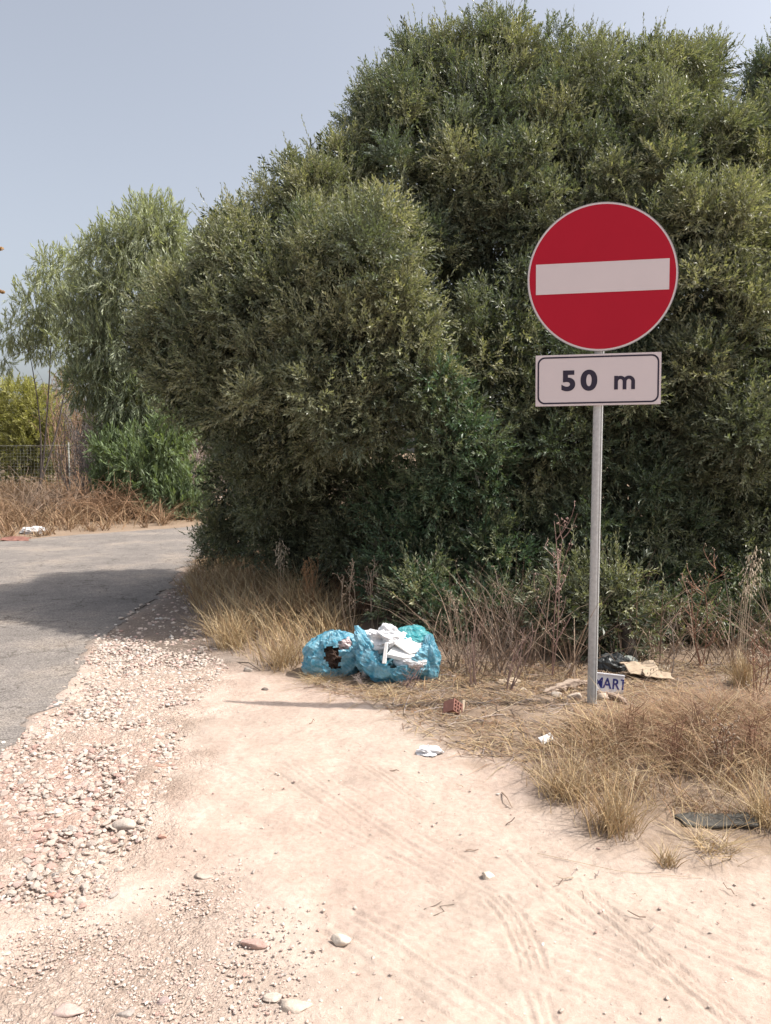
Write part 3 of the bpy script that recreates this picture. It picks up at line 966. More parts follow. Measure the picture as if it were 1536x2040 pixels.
def olive_tree(label, base_px, lobes, tone=(1, 1, 1), dens=1.0, seed=0, stems=4, overhang=0.0):
    """lobes: (px, py, distance, radius px, yellowness, squash)"""
    bp = on(*base_px)
    root = empty('wild_olive_tree', bp, label, 'tree', 'wild olive trees of the dense thicket')
    P = []; D = []; S = []; C = []
    IP = []; IS = []
    PL = []; DL = []; SL = []; CL = []
    tr = Mesh()
    stemtops = []
    for s in range(stems):
        a = np.array([bp.x + rng.normal(0, 0.12), bp.y + rng.normal(0, 0.12), bp.z - 0.1])
        lb = lobes[(s * 7) % len(lobes)]
        c = np.array(tuple(at(lb[0], lb[1], lb[2])))
        top = a + (c - a) * 0.5 + np.array([0, 0, 0.2])
        p = limb(tr, a, top, 0.05, 0.035, (0.075, 0.062, 0.052), 0.1)
        stemtops.append(p[-1]); stemtops.append(p[3])
    for li, lb in enumerate(lobes):
        px, py, dist, rp, yel = lb[:5]
        if overhang and 840 < py < 1190: dist += overhang * min(1.0, (py - 840) / 150)          # the canopy overhangs its own foot
        sq = lb[5] if len(lb) > 5 else 1.0
        c = np.array(tuple(at(px, py, dist))); r = 0.9 * rp / F_PX * dist * K
        st = min(stemtops, key=lambda q: np.linalg.norm(q - c))
        limb(tr, st, c, 0.028, 0.01, (0.085, 0.07, 0.058), 0.05)
        n = int(1250 * dens * (r / 0.56) ** 2)
        u = rng.normal(size=(n * 2, 3)); u /= np.linalg.norm(u, axis=1, keepdims=True)
        keep = (u[:, 1] < 0.35) | (rng.random(n * 2) < 0.25)
        u = u[keep][:n]; n = len(u)
        bmp = vn3(u * 2.6 + li * 7.7 + seed, seed) + 0.5 * vn3(u * 6.1 + li * 3.1, seed + 3)
        bmp = (bmp - 0.75)
        rad = r * (0.93 + 0.6 * bmp) * (1 - 0.35 * rng.random(n) ** 1.5)
        p = c + u * rad[:, None] * np.array([1, 1, sq])
        # two thirds of the sprigs gather in clumps round branch ends
        nc = 13
        cu = rng.normal(size=(nc, 3)); cu[:, 1] -= 0.35; cu /= np.linalg.norm(cu, axis=1, keepdims=True)
        cc = c + cu * (r * rng.uniform(0.6, 1.22, (nc, 1))) * np.array([1, 1, sq]); cr = r * rng.uniform(0.16, 0.42, nc)
        cy = rng.normal(0, 0.22, nc)
        ki = rng.integers(0, nc, n); sel = rng.random(n) < 0.8
        cd = rng.normal(size=(n, 3)) + cu[ki] * 0.7; cd /= np.linalg.norm(cd, axis=1, keepdims=True)
        pc = cc[ki] + cd * (cr[ki] * (0.55 + 0.5 * rng.random(n)))[:, None]
        p = np.where(sel[:, None], pc, p); u = np.where(sel[:, None], cd, u)
        bmp = np.where(sel, cy[ki] + 0.1, bmp)
        d = u * 0.75 + np.array([0, -0.1, 0.3]) + rng.normal(0, 0.42, (n, 3))
        P.append(p); D.append(d); S.append(rng.uniform(0.75, 1.2, n))
        # colour: dark glossy green with paler, yellower new growth on raised clumps; lobe yellowness also paints in lit tops
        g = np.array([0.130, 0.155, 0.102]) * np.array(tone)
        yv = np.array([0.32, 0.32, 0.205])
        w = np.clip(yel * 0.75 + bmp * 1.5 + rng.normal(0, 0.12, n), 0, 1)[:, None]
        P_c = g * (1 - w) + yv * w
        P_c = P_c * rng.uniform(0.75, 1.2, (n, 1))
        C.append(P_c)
        # long shoots on the upper outside
        nl = int(n * 0.09)
        ul = u[rng.permutation(n)[:nl]]; ul = ul[ul[:, 2] > -0.2]; nl = len(ul)
        bl = vn3(ul * 2.6 + li * 7.7 + seed, seed) + 0.5 * vn3(ul * 6.1 + li * 3.1, seed + 3) - 0.75
        PL.append(c + ul * (r * (0.85 + 0.6 * bl))[:, None] * np.array([1, 1, sq])); DL.append(ul * 0.6 + [0, 0, 0.8] + rng.normal(0, 0.25, (nl, 3)))
        SL.append(rng.uniform(0.5, 1.15, nl)); CL.append((g * 0.5 + yv * 0.5) * rng.uniform(0.8, 1.15, (nl, 1)))
        # interior leaves that close the crown, coloured dark to paint the shade inside
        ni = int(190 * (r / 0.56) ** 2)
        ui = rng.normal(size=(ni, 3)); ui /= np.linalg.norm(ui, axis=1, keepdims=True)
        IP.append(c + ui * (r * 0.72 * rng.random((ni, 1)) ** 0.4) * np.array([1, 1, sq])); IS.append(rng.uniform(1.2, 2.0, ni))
    gk = lambda a: np.concatenate(a)
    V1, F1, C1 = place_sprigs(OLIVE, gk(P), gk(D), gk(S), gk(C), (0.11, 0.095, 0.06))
    V2, F2, C2 = place_sprigs(OLIVE_LONG, gk(PL), gk(DL), gk(SL), gk(CL), (0.13, 0.11, 0.06))
    ip = gk(IP); idr = rng.normal(size=ip.shape)
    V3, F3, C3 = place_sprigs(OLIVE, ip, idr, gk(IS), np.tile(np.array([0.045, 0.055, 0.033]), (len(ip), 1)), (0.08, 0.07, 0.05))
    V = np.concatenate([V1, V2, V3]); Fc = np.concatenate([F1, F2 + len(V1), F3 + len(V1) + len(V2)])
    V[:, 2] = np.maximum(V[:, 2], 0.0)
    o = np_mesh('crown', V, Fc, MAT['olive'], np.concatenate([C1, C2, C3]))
    child_of(o, root)
    t = tr.build('trunk', MAT['bark'], None, True); child_of(t, root)
    return root


Y_ = 0.45
olive_tree('broad wild olive spreading low over the road beside the golden grass', (600, 1160), [
    (700, 580, 6.9, 135, .55), (560, 610, 7.1, 140, .5), (455, 690, 7.3, 120, .45), (385, 650, 7.6, 90, .4), (325, 700, 7.8, 62, .35), (320, 620, 7.9, 45, .4),
    (525, 520, 7.7, 100, .5), (465, 475, 8.0, 48, .4), (630, 445, 7.9, 105, .5), (700, 720, 6.7, 140, .4), (600, 800, 6.9, 120, .4),
    (470, 800, 7.3, 90, .3), (380, 770, 7.6, 70, .3), (790, 640, 6.7, 95, .5), (760, 500, 7.2, 80, .6), (830, 740, 6.5, 70, .25), (730, 830, 6.6, 80, .4),
    (440, 540, 8.2, 55, .1), (585, 380, 8.5, 48, .2), (670, 355, 8.3, 66, .3),
    (560, 930, 7.5, 120, 0), (700, 960, 7.2, 120, 0), (480, 960, 7.9, 70, 0), (600, 1060, 7.5, 90, 0), (480, 1050, 8.1, 60, 0), (430, 1085, 8.6, 30, 0), (720, 1080, 7.2, 90, 0), (520, 880, 7.6, 90, 0), (620, 1150, 7.4, 70, 0)],
    seed=1, stems=5, overhang=0.7)
olive_tree('tallest wild olive, rounded crown rising behind the thicket', (860, 1190), [
    (985, 140, 8.9, 76, .35), (995, 88, 9.0, 38, .3), (850, 185, 8.9, 88, .4), (835, 122, 9.1, 40, .2), (790, 280, 8.6, 95, .3), (950, 240, 8.4, 115, .4),
    (880, 370, 8.1, 105, .3), (1000, 370, 8.0, 90, .3), (850, 480, 7.9, 75, .1), (940, 480, 8.0, 80, 0), (778, 230, 9.0, 58, .3), (905, 160, 9.0, 72, .35), (1060, 250, 8.5, 80, .3),
    (740, 325, 8.8, 56, .25), (920, 620, 8.2, 90, 0), (900, 760, 8.2, 90, 0), (1000, 560, 8.2, 80, 0)],
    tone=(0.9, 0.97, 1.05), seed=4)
olive_tree('wild olive crown directly behind the red disc of the sign', (1210, 1200), [
    (1120, 180, 8.7, 80, .25), (1145, 130, 8.9, 40, .2), (1275, 195, 8.7, 92, .3), (1370, 185, 8.9, 70, .3), (1405, 150, 9.0, 34, .2), (1300, 135, 9.0, 40, .25), (1200, 280, 8.3, 115, .3), (1330, 320, 7.9, 115, .4),
    (1100, 330, 8.1, 100, .35), (1050, 450, 7.8, 85, .25), (1180, 420, 7.7, 100, .3), (1300, 470, 7.4, 95, .35), (1060, 620, 7.2, 75, .2), (990, 680, 7.0, 75, .35), (1010, 790, 7.0, 70, .1),
    (1150, 620, 7.6, 110, 0), (1270, 640, 7.5, 110, 0)],
    tone=(0.92, 0.97, 0.98), seed=7)
olive_tree('wild olive with yellowish lobes bulging out behind the wild oats', (1420, 1185), [
    (1445, 330, 7.9, 95, .3), (1410, 470, 7.1, 95, .65), (1400, 600, 6.9, 95, .6), (1450, 690, 6.8, 85, .4), (1380, 740, 6.8, 70, .4), (1510, 520, 7.2, 80, .4), (1520, 640, 7.0, 70, .3),
    (1480, 840, 6.7, 100, .05), (1530, 300, 8.0, 75, .2), (1560, 420, 7.8, 90, .2), (1340, 860, 7.0, 95, 0), (1600, 700, 7.0, 120, .2), (1400, 980, 6.7, 95, 0), (1500, 1030, 6.6, 95, 0), (1380, 1100, 6.5, 80, 0), (1580, 950, 6.8, 110, 0), (1500, 1150, 6.4, 70, 0), (1620, 500, 7.8, 100, .2)],
    seed=9, overhang=0.5)
olive_tree('small distant wild olive top separated from the thicket by a sky gap', (1560, 1160), [
    (1525, 190, 9.6, 48, .2), (1560, 150, 9.7, 60, .2), (1590, 260, 9.5, 100, .2), (1510, 270, 9.5, 50, .1), (1540, 350, 9.4, 70, 0), (1640, 400, 9.4, 130, 0)],
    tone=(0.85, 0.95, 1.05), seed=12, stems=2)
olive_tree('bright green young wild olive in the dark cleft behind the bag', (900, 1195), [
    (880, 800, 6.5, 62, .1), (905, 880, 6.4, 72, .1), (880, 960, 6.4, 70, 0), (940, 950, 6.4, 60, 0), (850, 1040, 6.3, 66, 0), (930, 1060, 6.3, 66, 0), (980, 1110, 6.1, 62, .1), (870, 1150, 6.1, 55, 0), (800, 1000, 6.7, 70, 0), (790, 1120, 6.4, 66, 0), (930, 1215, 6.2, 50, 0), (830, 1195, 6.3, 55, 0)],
    tone=(0.66, 0.92, 0.82), seed=14, stems=3, overhang=0.45)  # green leaf tone, also darkened to put the shade of the cleft into colour
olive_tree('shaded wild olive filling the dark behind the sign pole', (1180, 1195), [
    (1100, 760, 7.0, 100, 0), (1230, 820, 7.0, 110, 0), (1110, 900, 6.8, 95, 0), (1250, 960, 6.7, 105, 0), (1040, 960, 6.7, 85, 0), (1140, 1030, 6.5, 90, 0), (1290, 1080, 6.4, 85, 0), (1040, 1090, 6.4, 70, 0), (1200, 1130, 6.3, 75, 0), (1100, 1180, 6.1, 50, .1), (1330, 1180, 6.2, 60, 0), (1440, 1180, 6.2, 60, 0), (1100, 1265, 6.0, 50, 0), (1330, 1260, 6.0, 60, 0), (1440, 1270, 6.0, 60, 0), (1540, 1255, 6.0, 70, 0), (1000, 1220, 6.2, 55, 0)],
    tone=(0.72, 0.82, 0.76), seed=16, stems=3, overhang=0.45)  # leaf tone darkened to paint in the shade at the thicket foot
olive_tree('small leafy olive sapling standing close behind the sign pole', (1200, 1318), [
    (1230, 1180, 5.55, 48, .45), (1190, 1230, 5.5, 45, .4), (1250, 1240, 5.55, 40, .4), (1110, 1200, 5.6, 40, .4), (1090, 1250, 5.6, 34, .35), (1150, 1150, 5.65, 36, .4), (1215, 1290, 5.5, 32, .2)],
    dens=0.75, seed=18, stems=3)

# ------------------------------------------------------------------ eucalyptus, acacia and dead bushes across the road
EUC = [sprig(11, 0.155, 0.028, 0.36, 0.85, droop=0.45, twig=0.003, seed=40 + s, seg=2, curl=0.1) for s in range(6)]
ACA = [sprig(12, 0.19, 0.036, 0.40, 0.9, twig=0.003, seed=60 + s) for s in range(4)]


def soft_tree(name, label, cat, base_px, dist, lobes, temps, mat, cols, per, stems, hang, group=None, bark=(0.2, 0.17, 0.15), r_stem=0.07, scale=1.0, min_z=0.1):
    b = at(base_px[0], base_px[1], dist); b = Vector((b.x, b.y, gz(b.x, b.y)))
    root = empty(name, b, label, cat, group)
    P = []; D = []; C = []; S = []
    tr = Mesh()
    tops = []
    for s in range(stems):
        lb = lobes[(s * 3) % len(lobes)]
        c = np.array(tuple(at(lb[0], lb[1], lb[2])))
        a = np.array(tuple(b)) + np.append(rng.normal(0, 0.15, 2), -0.1)
        p = limb(tr, a, a + (c - a) * 0.85, r_stem, r_stem * 0.3, bark, 0.03, 6, 8)
        tops += [p[i] for i in (2, 4, 6, 7)]
    for li, (px, py, dd, rx, rz, tone) in enumerate(lobes):
        c = np.array(tuple(at(px, py, dd))); k = dd * K / F_PX
        st = min(tops, key=lambda q: np.linalg.norm(q - c))
        limb(tr, st, c, r_stem * 0.3, 0.008, bark, 0.06, 4)
        n = int(per * (rx * rz) / 3600.0)
        rx *= 0.9; rz *= 0.92
        u = rng.normal(size=(n, 3)); u /= np.linalg.norm(u, axis=1, keepdims=True)
        bmp = vn3(u * 2.4 + li * 5.3, li) + 0.4 * vn3(u * 6 + li, li + 2) - 0.7
        rad = (1 + 0.8 * bmp) * (0.35 + 0.65 * rng.random(n) ** 0.55)
        P.append(c + u * rad[:, None] * np.array([rx, (rx + rz) * 0.5, rz]) * k)
        D.append(u * (0.4 if hang else 0.8) + np.array([0, 0, -1.0 if hang else 0.4]) + rng.normal(0, 0.35, (n, 3)))
        if hang: D[-1][:, 2] += np.where((rng.random(n) < 0.5) & (u[:, 2] > -0.3), 1.7, 0)
        c0 = np.array(cols[0]) * (1 - tone) + np.array(cols[1]) * tone
        C.append(c0 * rng.uniform(0.75, 1.25, (n, 1)) * (1 + 0.5 * bmp[:, None])); S.append(rng.uniform(0.75, 1.2, n) * scale)
    V, Fc, Cc = place_sprigs(temps, np.concatenate(P), np.concatenate(D), np.concatenate(S), np.concatenate(C), np.array(bark) * 0.8)
    V[:, 2] = np.maximum(V[:, 2], min_z)
    child_of(np_mesh('crown', V, Fc, mat, Cc), root)
    child_of(tr.build('trunk', MAT['bark'], None, True), root)
    return root


EC = ((0.15, 0.18, 0.115), (0.33, 0.355, 0.24))
soft_tree('eucalyptus_tree', 'tall drooping eucalyptus with dark split trunk on the far verge', 'tree', (232, 985), 19.0, [
    (300, 480, 19, 75, 70, .8), (330, 440, 19, 40, 40, .7), (210, 520, 19.2, 62, 62, .7), (270, 580, 18.8, 85, 80, .7), (345, 570, 19.3, 62, 80, .9), (180, 620, 19, 70, 60, .5), (240, 690, 18.8, 85, 70, .3), (320, 690, 19, 75, 75, .3), (370, 640, 19.3, 50, 60, .6),
    (190, 760, 18.8, 60, 55, .15), (270, 790, 18.6, 75, 65, .15), (340, 770, 19, 60, 60, .2), (240, 860, 18.6, 55, 50, .1), (310, 870, 18.4, 60, 55, .3), (190, 690, 19.4, 50, 60, .3), (385, 520, 19.6, 45, 60, .8), (400, 620, 19.6, 45, 60, .6), (390, 720, 19.4, 45, 55, .4), (370, 800, 19.2, 45, 50, .3), (230, 470, 19.3, 36, 34, .8), (285, 430, 19.2, 34, 30, .8)],
    EUC, MAT['euc'], EC, 400, 5, True, 'eucalyptus trees on the far verge', r_stem=0.13)
soft_tree('eucalyptus_tree', 'low bright green eucalyptus regrowth hanging to the road edge', 'tree', (300, 1005), 17.6, [
    (230, 910, 17.8, 48, 45, .25), (280, 930, 17.5, 55, 60, .35), (330, 900, 17.5, 45, 60, .5), (310, 985, 17.2, 50, 40, .3), (350, 1005, 17.0, 35, 30, .25), (385, 960, 17.2, 35, 30, .3), (375, 1010, 17.0, 26, 26, .15), (220, 955, 17.8, 40, 30, .2), (350, 850, 17.7, 40, 40, .4)],
    EUC, MAT['euc'], ((0.12, 0.165, 0.09), (0.19, 0.24, 0.11)), 480, 3, True, 'eucalyptus trees on the far verge', r_stem=0.06, scale=1.05)
soft_tree('eucalyptus_tree', 'slender pale eucalyptus with thin bare stems beside the yellow-green shrub', 'tree', (75, 985), 21.0, [
    (110, 545, 21, 52, 45, .9), (85, 600, 21, 52, 45, .8), (140, 620, 21.3, 55, 50, .8), (55, 645, 21, 42, 38, .7), (120, 690, 21, 45, 32, .6), (20, 665, 21.4, 32, 28, .6), (150, 520, 21.4, 40, 36, .9), (75, 690, 21, 32, 20, .6), (10, 720, 21.5, 20, 16, .5)],
    EUC, MAT['euc'], EC, 280, 3, True, 'eucalyptus trees on the far verge', r_stem=0.035, bark=(0.12, 0.1, 0.09))
AC = ((0.19, 0.19, 0.085), (0.35, 0.335, 0.14))
soft_tree('acacia_shrub', 'yellow-green feathery shrub behind the wire fence', 'shrub', (40, 975), 24.5, [
    (35, 800, 24.5, 55, 42, .8), (80, 830, 24.3, 42, 50, .8), (10, 850, 24.2, 50, 55, .7), (60, 890, 24, 55, 45, .5), (105, 870, 24.3, 28, 40, .5), (-50, 830, 24.8, 60, 60, .6), (20, 930, 24, 55, 30, .3), (90, 930, 24.2, 40, 30, .2), (-60, 920, 24.6, 60, 40, .4)],
    ACA, MAT['acacia'], AC, 560, 4, False, 'shrubs behind the wire fence', bark=(0.16, 0.13, 0.1), scale=1.0)
soft_tree('acacia_shrub', 'pale green shrub half hidden behind the eucalyptus and fence', 'shrub', (200, 975), 27.0, [
    (160, 770, 27, 60, 35, .5), (220, 820, 27, 60, 60, .3), (150, 880, 27, 50, 50, .2), (290, 850, 27.5, 70, 60, .2), (330, 930, 27.5, 60, 40, .2), (210, 930, 27, 60, 35, .1), (120, 950, 26.5, 50, 25, .1), (300, 770, 28, 60, 50, .3)],
    ACA, MAT['acacia'], ((0.09, 0.1, 0.045), (0.2, 0.19, 0.07)), 330, 4, False, 'shrubs behind the wire fence', bark=(0.16, 0.13, 0.1))
soft_tree('acacia_shrub', 'dull green bush closing the view where the road bends away', 'shrub', (470, 975), 30.0, [
    (430, 850, 30, 60, 50, .2), (520, 840, 30, 70, 60, .2), (480, 920, 30, 70, 40, .1), (400, 930, 30, 50, 35, .2), (600, 880, 30, 80, 80, .2)],
    ACA, MAT['acacia'], ((0.10, 0.10, 0.05), (0.2, 0.17, 0.08)), 300, 3, False, 'shrubs behind the wire fence', bark=(0.16, 0.13, 0.1))


def twig_bush(name, label, center_px, dist, rx, rz, n, col, r=0.006, cat='dead bush', seed=0, group=None, base_dz=0.0):
    """leafless tangle of branching twigs that rises from the ground"""
    c = at(center_px[0], center_px[1], dist); k = dist * K / F_PX
    b = Vector((c.x, c.y, gz(c.x, c.y)))
    root = empty(name, b, label, cat, group)
    m = Mesh()
    h = (c.z + rz * k) - b.z
    for i in range(n):
        a = np.array([rng.normal(0, rx * k * 0.35), rng.normal(0, rx * k * 0.35), -0.05])
        e = np.array([rng.normal(0, rx * k * 0.75), rng.normal(0, rx * k * 0.6), h * rng.uniform(0.3, 0.95)])
        p = limb(m, a, e, r * 1.4, r * 0.5, col, 0.05, 3, 5)
        for j in range(6):
            s0 = p[rng.integers(1, 5)]
            e2 = s0 + rng.normal(0, rx * k * 0.42, 3) + np.array([0, 0, 0.15 * h * rng.random()])
            if e2[2] < 0.05: e2[2] = 0.1
            q = limb(m, s0, e2, r * 0.7, r * 0.35, col, 0.06, 3, 4)
            for _ in range(2):
                s1 = q[rng.integers(1, 4)]; limb(m, s1, s1 + rng.normal(0, rx * k * 0.16, 3), r * 0.45, r * 0.25, col, 0, 3, 3)
    o = m.build('branches', MAT['twig'], root, False)
    return root


twig_bush('dead_bush', 'grey leafless bush tangled against the wire fence under the eucalyptus', (178, 850), 20.5, 62, 95, 70, (0.22, 0.19, 0.18), 0.011)
twig_bush('dead_bush', 'brown withered bush above the fence post beside the yellow-green shrub', (130, 790), 23.0, 30, 60, 40, (0.30, 0.20, 0.14), 0.012)
twig_bush('dead_bush', 'low brown bramble tangle at the foot of the dark split trunk', (215, 1005), 16.8, 60, 30, 90, (0.30, 0.19, 0.12), 0.009)
twig_bush('dead_bush', 'grey-brown bramble tangle behind the crumpled white paper', (90, 1010), 16.6, 55, 32, 80, (0.27, 0.2, 0.15), 0.009)
twig_bush('dead_bush', 'pale pinkish-grey bare bush in front of the picket fence', (390, 935), 19.5, 42, 60, 60, (0.33, 0.26, 0.24), 0.010)

# ------------------------------------------------------------------ fences on the far side
def wire_fence():
    Yf = 20.9
    a = at(-260, 985, Yf); b_ = at(215, 985, Yf + 0.6)
    z0 = gz(a.x, a.y)
    root = empty('wire_fence', (a.x, a.y, z0), 'thin welded wire mesh fence on slim posts before the yellow-green shrub', 'fence')
    L = (b_.xy - a.xy).length; d = (b_.xy - a.xy).normalized(); H = 1.75
    def pt(s, z): return (d.x * s, d.y * s, z)
    m = Mesh()
    for i in range(int(L / 0.10)):
        m.tube([pt(i * 0.10, 0.02), pt(i * 0.10, H)], 0.0019, sides=3, cap=False)
    for j in range(int(H / 0.10) + 1):
        m.tube([pt(0, j * 0.10 + 0.02), pt(L, j * 0.10 + 0.02)], 0.0021, sides=3, cap=False)
    m.build('wire_mesh', MAT['wire'], root)
    m = Mesh(); m.tube([pt(0, H + 0.03), pt(L * 0.5, H + 0.0), pt(L, H + 0.03)], 0.006, sides=4); m.build('top_wire', MAT['wire'], root)
    # posts
    target = at(121, 900, Yf).x - a.x
    for s in (target / d.x - 4.2, target / d.x - 2.1, target / d.x, target / d.x + 1.25):
        if s < 0 or s > L: continue
        p = Mesh(); p.tube([(d.x * s, d.y * s + 0.03, -0.2), (d.x * s, d.y * s + 0.03, H + 0.12)], 0.022, sides=8); p.build('post', MAT['wire'], root, True)


wire_fence()


def picket_fence():
    a = at(398, 955, 23.0); z0 = gz(a.x, a.y)
    root = empty('picket_fence', (a.x, a.y, z0), 'weathered grey picket fence with gaps at the bend of the road', 'fence')
    d = Vector((1.0, 0.35)).normalized()
    me = Mesh(); me.box((0, 0, 0.72), (0.055, 0.018, 1.5), jitter=0.004)
    pick = me.build('picket', MAT['wood'], root)
    n = 26
    for i in range(n):
        o = pick if i == 0 else pick.copy()
        if i: COL.objects.link(o)
        o.location = (d.x * i * 0.135, d.y * i * 0.135, random.uniform(-.06, .1)); o.rotation_euler = (random.uniform(-.03, .03), random.uniform(-.05, .05), math.atan2(d.y, d.x) + random.uniform(-.2, .2))
    for z in (0.45, 1.15):
        m = Mesh(); m.tube([(-0.1 * d.x, -0.1 * d.y + 0.03, z), (d.x * n * 0.135, d.y * n * 0.135 + 0.03, z)], 0.018, sides=5); m.build('rail', MAT['wood'], root)


picket_fence()


def agave():
    c1 = at(-4, 492, 18.0); c2 = at(-2, 578, 18.0)
    bx = at(-95, 900, 18.0).x; by = 18.0 * K; z0 = gz(bx, by)
    root = empty('agave', (bx, by, z0), 'dry agave flower stalk with brown flower heads beside the slender eucalyptus', 'plant')
    m = Mesh(); H = 6.2
    m.tube([(0, 0, -0.1), (0.02, 0, 2), (0.0, 0.02, 4), (0.03, 0, H)], 0.09, 0.025, 10); m.build('stalk', MAT['wood'], root, True)
    heads = [(c1.x - bx, 0.0, c1.z - z0), (c2.x - bx, 0.0, c2.z - z0)]
    for k in range(9):
        a = 1.2 + k * 1.9; z = 3.6 + k * 0.3; r = 0.95 - k * 0.07
        hx = math.cos(a) * r
        if hx > 0.55: hx = 0.5
        heads.append((hx, math.sin(a) * r, z))
    for hx, hy, hz in heads:
        b = Mesh(); b.tube([(0, 0, hz - 0.28), (hx * 0.5, hy * 0.5, hz - 0.2), (hx * 0.95, hy * 0.95, hz - 0.05)], 0.02, 0.013, 6); br = b.build('branch', MAT['wood'], root, True)
        f = Mesh()
        for q in range(46):
            u = rng.normal(size=3); u /= np.linalg.norm(u); u[2] = abs(u[2]) * 0.7 - 0.1
            p0 = np.array([hx, hy, hz - 0.05]); p1 = p0 + u * np.array([0.15, 0.15, 0.11]) * rng.uniform(0.8, 1.1)
            f.tube([p0 + u * 0.03, (p0 + p1) / 2, p1], [0.006, 0.013, 0.011], sides=5)
        f.build('flower_head', MAT['flower'], br, True)
    V, F = [], []
    for q in range(22):
        a = q * 2.4; L = 1.1 + 0.25 * math.sin(q * 3.1); el = 0.35 + 0.9 * (q / 22)
        s = Mesh(); d = np.array([math.cos(a), math.sin(a), 0]); w = np.array([-d[1], d[0], 0]); up = np.array([0, 0, 1.0])
        pts = []
        for t, ww in ((0, .09), (.3, .11), (.65, .08), (1, .004)):
            c = d * (0.1 + L * math.cos(el) * t) + up * (0.05 + L * math.sin(el) * t - 0.25 * t * t)
            pts += [c - w * ww + up * .035, c - up * .02, c + w * ww + up * .035, c + up * .03]
        fc = []
        for i in range(3):
            for j in range(4): fc.append((i * 4 + j, i * 4 + (j + 1) % 4, (i + 1) * 4 + (j + 1) % 4, (i + 1) * 4 + j))
        s.add(pts, fc); s.build('leaf', MAT['agave'], root, True)


agave()

# ------------------------------------------------------------------ dry grass
STRAW = [(0.48, 0.36, 0.20), (0.44, 0.31, 0.165), (0.54, 0.43, 0.27), (0.36, 0.24, 0.13), (0.43, 0.33, 0.22)]
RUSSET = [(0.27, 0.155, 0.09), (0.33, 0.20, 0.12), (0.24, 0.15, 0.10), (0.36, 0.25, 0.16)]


def blades(P, H, W, lean, lean_amt, curl, pal, seg=3):
    """grass blades: P (N,3) roots, H heights, lean (N,2) unit directions"""
    n = len(P)
    t = np.linspace(0, 1, seg + 1)
    a = rng.uniform(0, 6.28, n); side = np.stack([np.cos(a), np.sin(a), np.zeros(n)], 1)
    ld = np.concatenate([lean, np.zeros((n, 1))], 1)
    ctr = P[:, None] + H[:, None, None] * (t[None, :, None] * np.array([0, 0, 1.0]) * (1 - 0.25 * (lean_amt[:, None, None] * t[None, :, None]))
                                            + ld[:, None] * (lean_amt[:, None, None] * t[None, :, None] + curl[:, None, None] * (t ** 2)[None, :, None]))
    ctr[..., 2] -= (H * curl)[:, None] * (t ** 3)[None] * 0.35
    ctr[:, 1:, 2] = np.maximum(ctr[:, 1:, 2], P[:, None, 2] + 0.006)
    wd = W[:, None] * (1 - 0.85 * t[None] ** 1.5)
    L = ctr - side[:, None] * wd[..., None] / 2; R = ctr + side[:, None] * wd[..., None] / 2
    V = np.stack([L, R], 2).reshape(n, -1, 3)
    q = np.array([(2 * i, 2 * i + 1, 2 * i + 3, 2 * i + 2) for i in range(seg)])
    Fc = q[None] + (np.arange(n) * (2 * seg + 2))[:, None, None]
    pal = np.array(pal)
    c = pal[rng.integers(0, len(pal), n)] * rng.uniform(0.75, 1.2, (n, 1))
    C = np.repeat(c[:, None], 2 * seg + 2, 1)
    return V.reshape(-1, 3), Fc.reshape(-1, 4), C.reshape(-1, 3)


def grass_patch(name, label, poly, n, h, w, pal, lean0=(0, 0), amt=(0.1, 0.5), curl=(0.0, 0.5), clump=0.0, cat='grass', fade=0.0, seg=3, extra=None):
    p = sample_poly(poly, n)
    if clump:
        cs = sample_poly(poly, max(3, int(n / clump)))
        k = rng.integers(0, len(cs), n); sel = rng.random(n) < 0.75
        p[sel] = cs[k[sel]] + rng.normal(0, 0.035, (sel.sum(), 2))
        cl = rng.normal(0, 0.045, (n, 2))
    z = base_h(p[:, 0], p[:, 1])
    H = rng.uniform(h[0], h[1], n) * (0.6 + 0.8 * fbm(p[:, 0] * 2.5, p[:, 1] * 2.5, 6, 2))
    if fade:
        H = H * (0.35 + 0.65 * np.clip(-sdist(p, poly) / fade, 0, 1))
    a = rng.uniform(0, 6.28, n); ld = np.stack([np.cos(a), np.sin(a)], 1) * 0.8 + np.array(lean0)
    ld /= np.linalg.norm(ld, axis=1, keepdims=True) + 1e-6
    P = np.concatenate([p, z[:, None] - 0.01], 1)
    V, Fc, C = blades(P, H, rng.uniform(w[0], w[1], n), ld, rng.uniform(*amt, n), rng.uniform(*curl, n), pal, seg)
    o = np_mesh(name, V, Fc, MAT['straw'], C)
    tag(o, label, cat, kind='stuff')
    return o


G1 = poly_px([(352, 1172), (372, 1215), (415, 1262), (452, 1300), (500, 1322), (560, 1334), (640, 1340), (700, 1290), (720, 1230), (620, 1170), (480, 1125), (400, 1118)])
grass_patch('dry_grass', 'golden dry grass between the crumbling road edge and the blue bags', G1, 5600, (0.2, 0.58), (0.005, 0.009), STRAW + [(0.52, 0.42, 0.26), (0.3, 0.19, 0.11)], lean0=(-0.35, -0.3), amt=(0.08, 0.5), curl=(0.05, 0.6), clump=26, fade=0.35)
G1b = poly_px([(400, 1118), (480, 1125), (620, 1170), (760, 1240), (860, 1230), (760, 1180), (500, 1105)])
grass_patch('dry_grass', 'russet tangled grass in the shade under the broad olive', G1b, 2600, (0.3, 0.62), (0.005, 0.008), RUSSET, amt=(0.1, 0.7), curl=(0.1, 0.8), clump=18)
G2 = poly_px([(1050, 1545), (1110, 1590), (1180, 1640), (1240, 1662), (1330, 1650), (1420, 1628), (1500, 1640), (1570, 1660), (1700, 1650), (1700, 1480), (1500, 1440), (1300, 1430), (1180, 1450), (1080, 1490)])
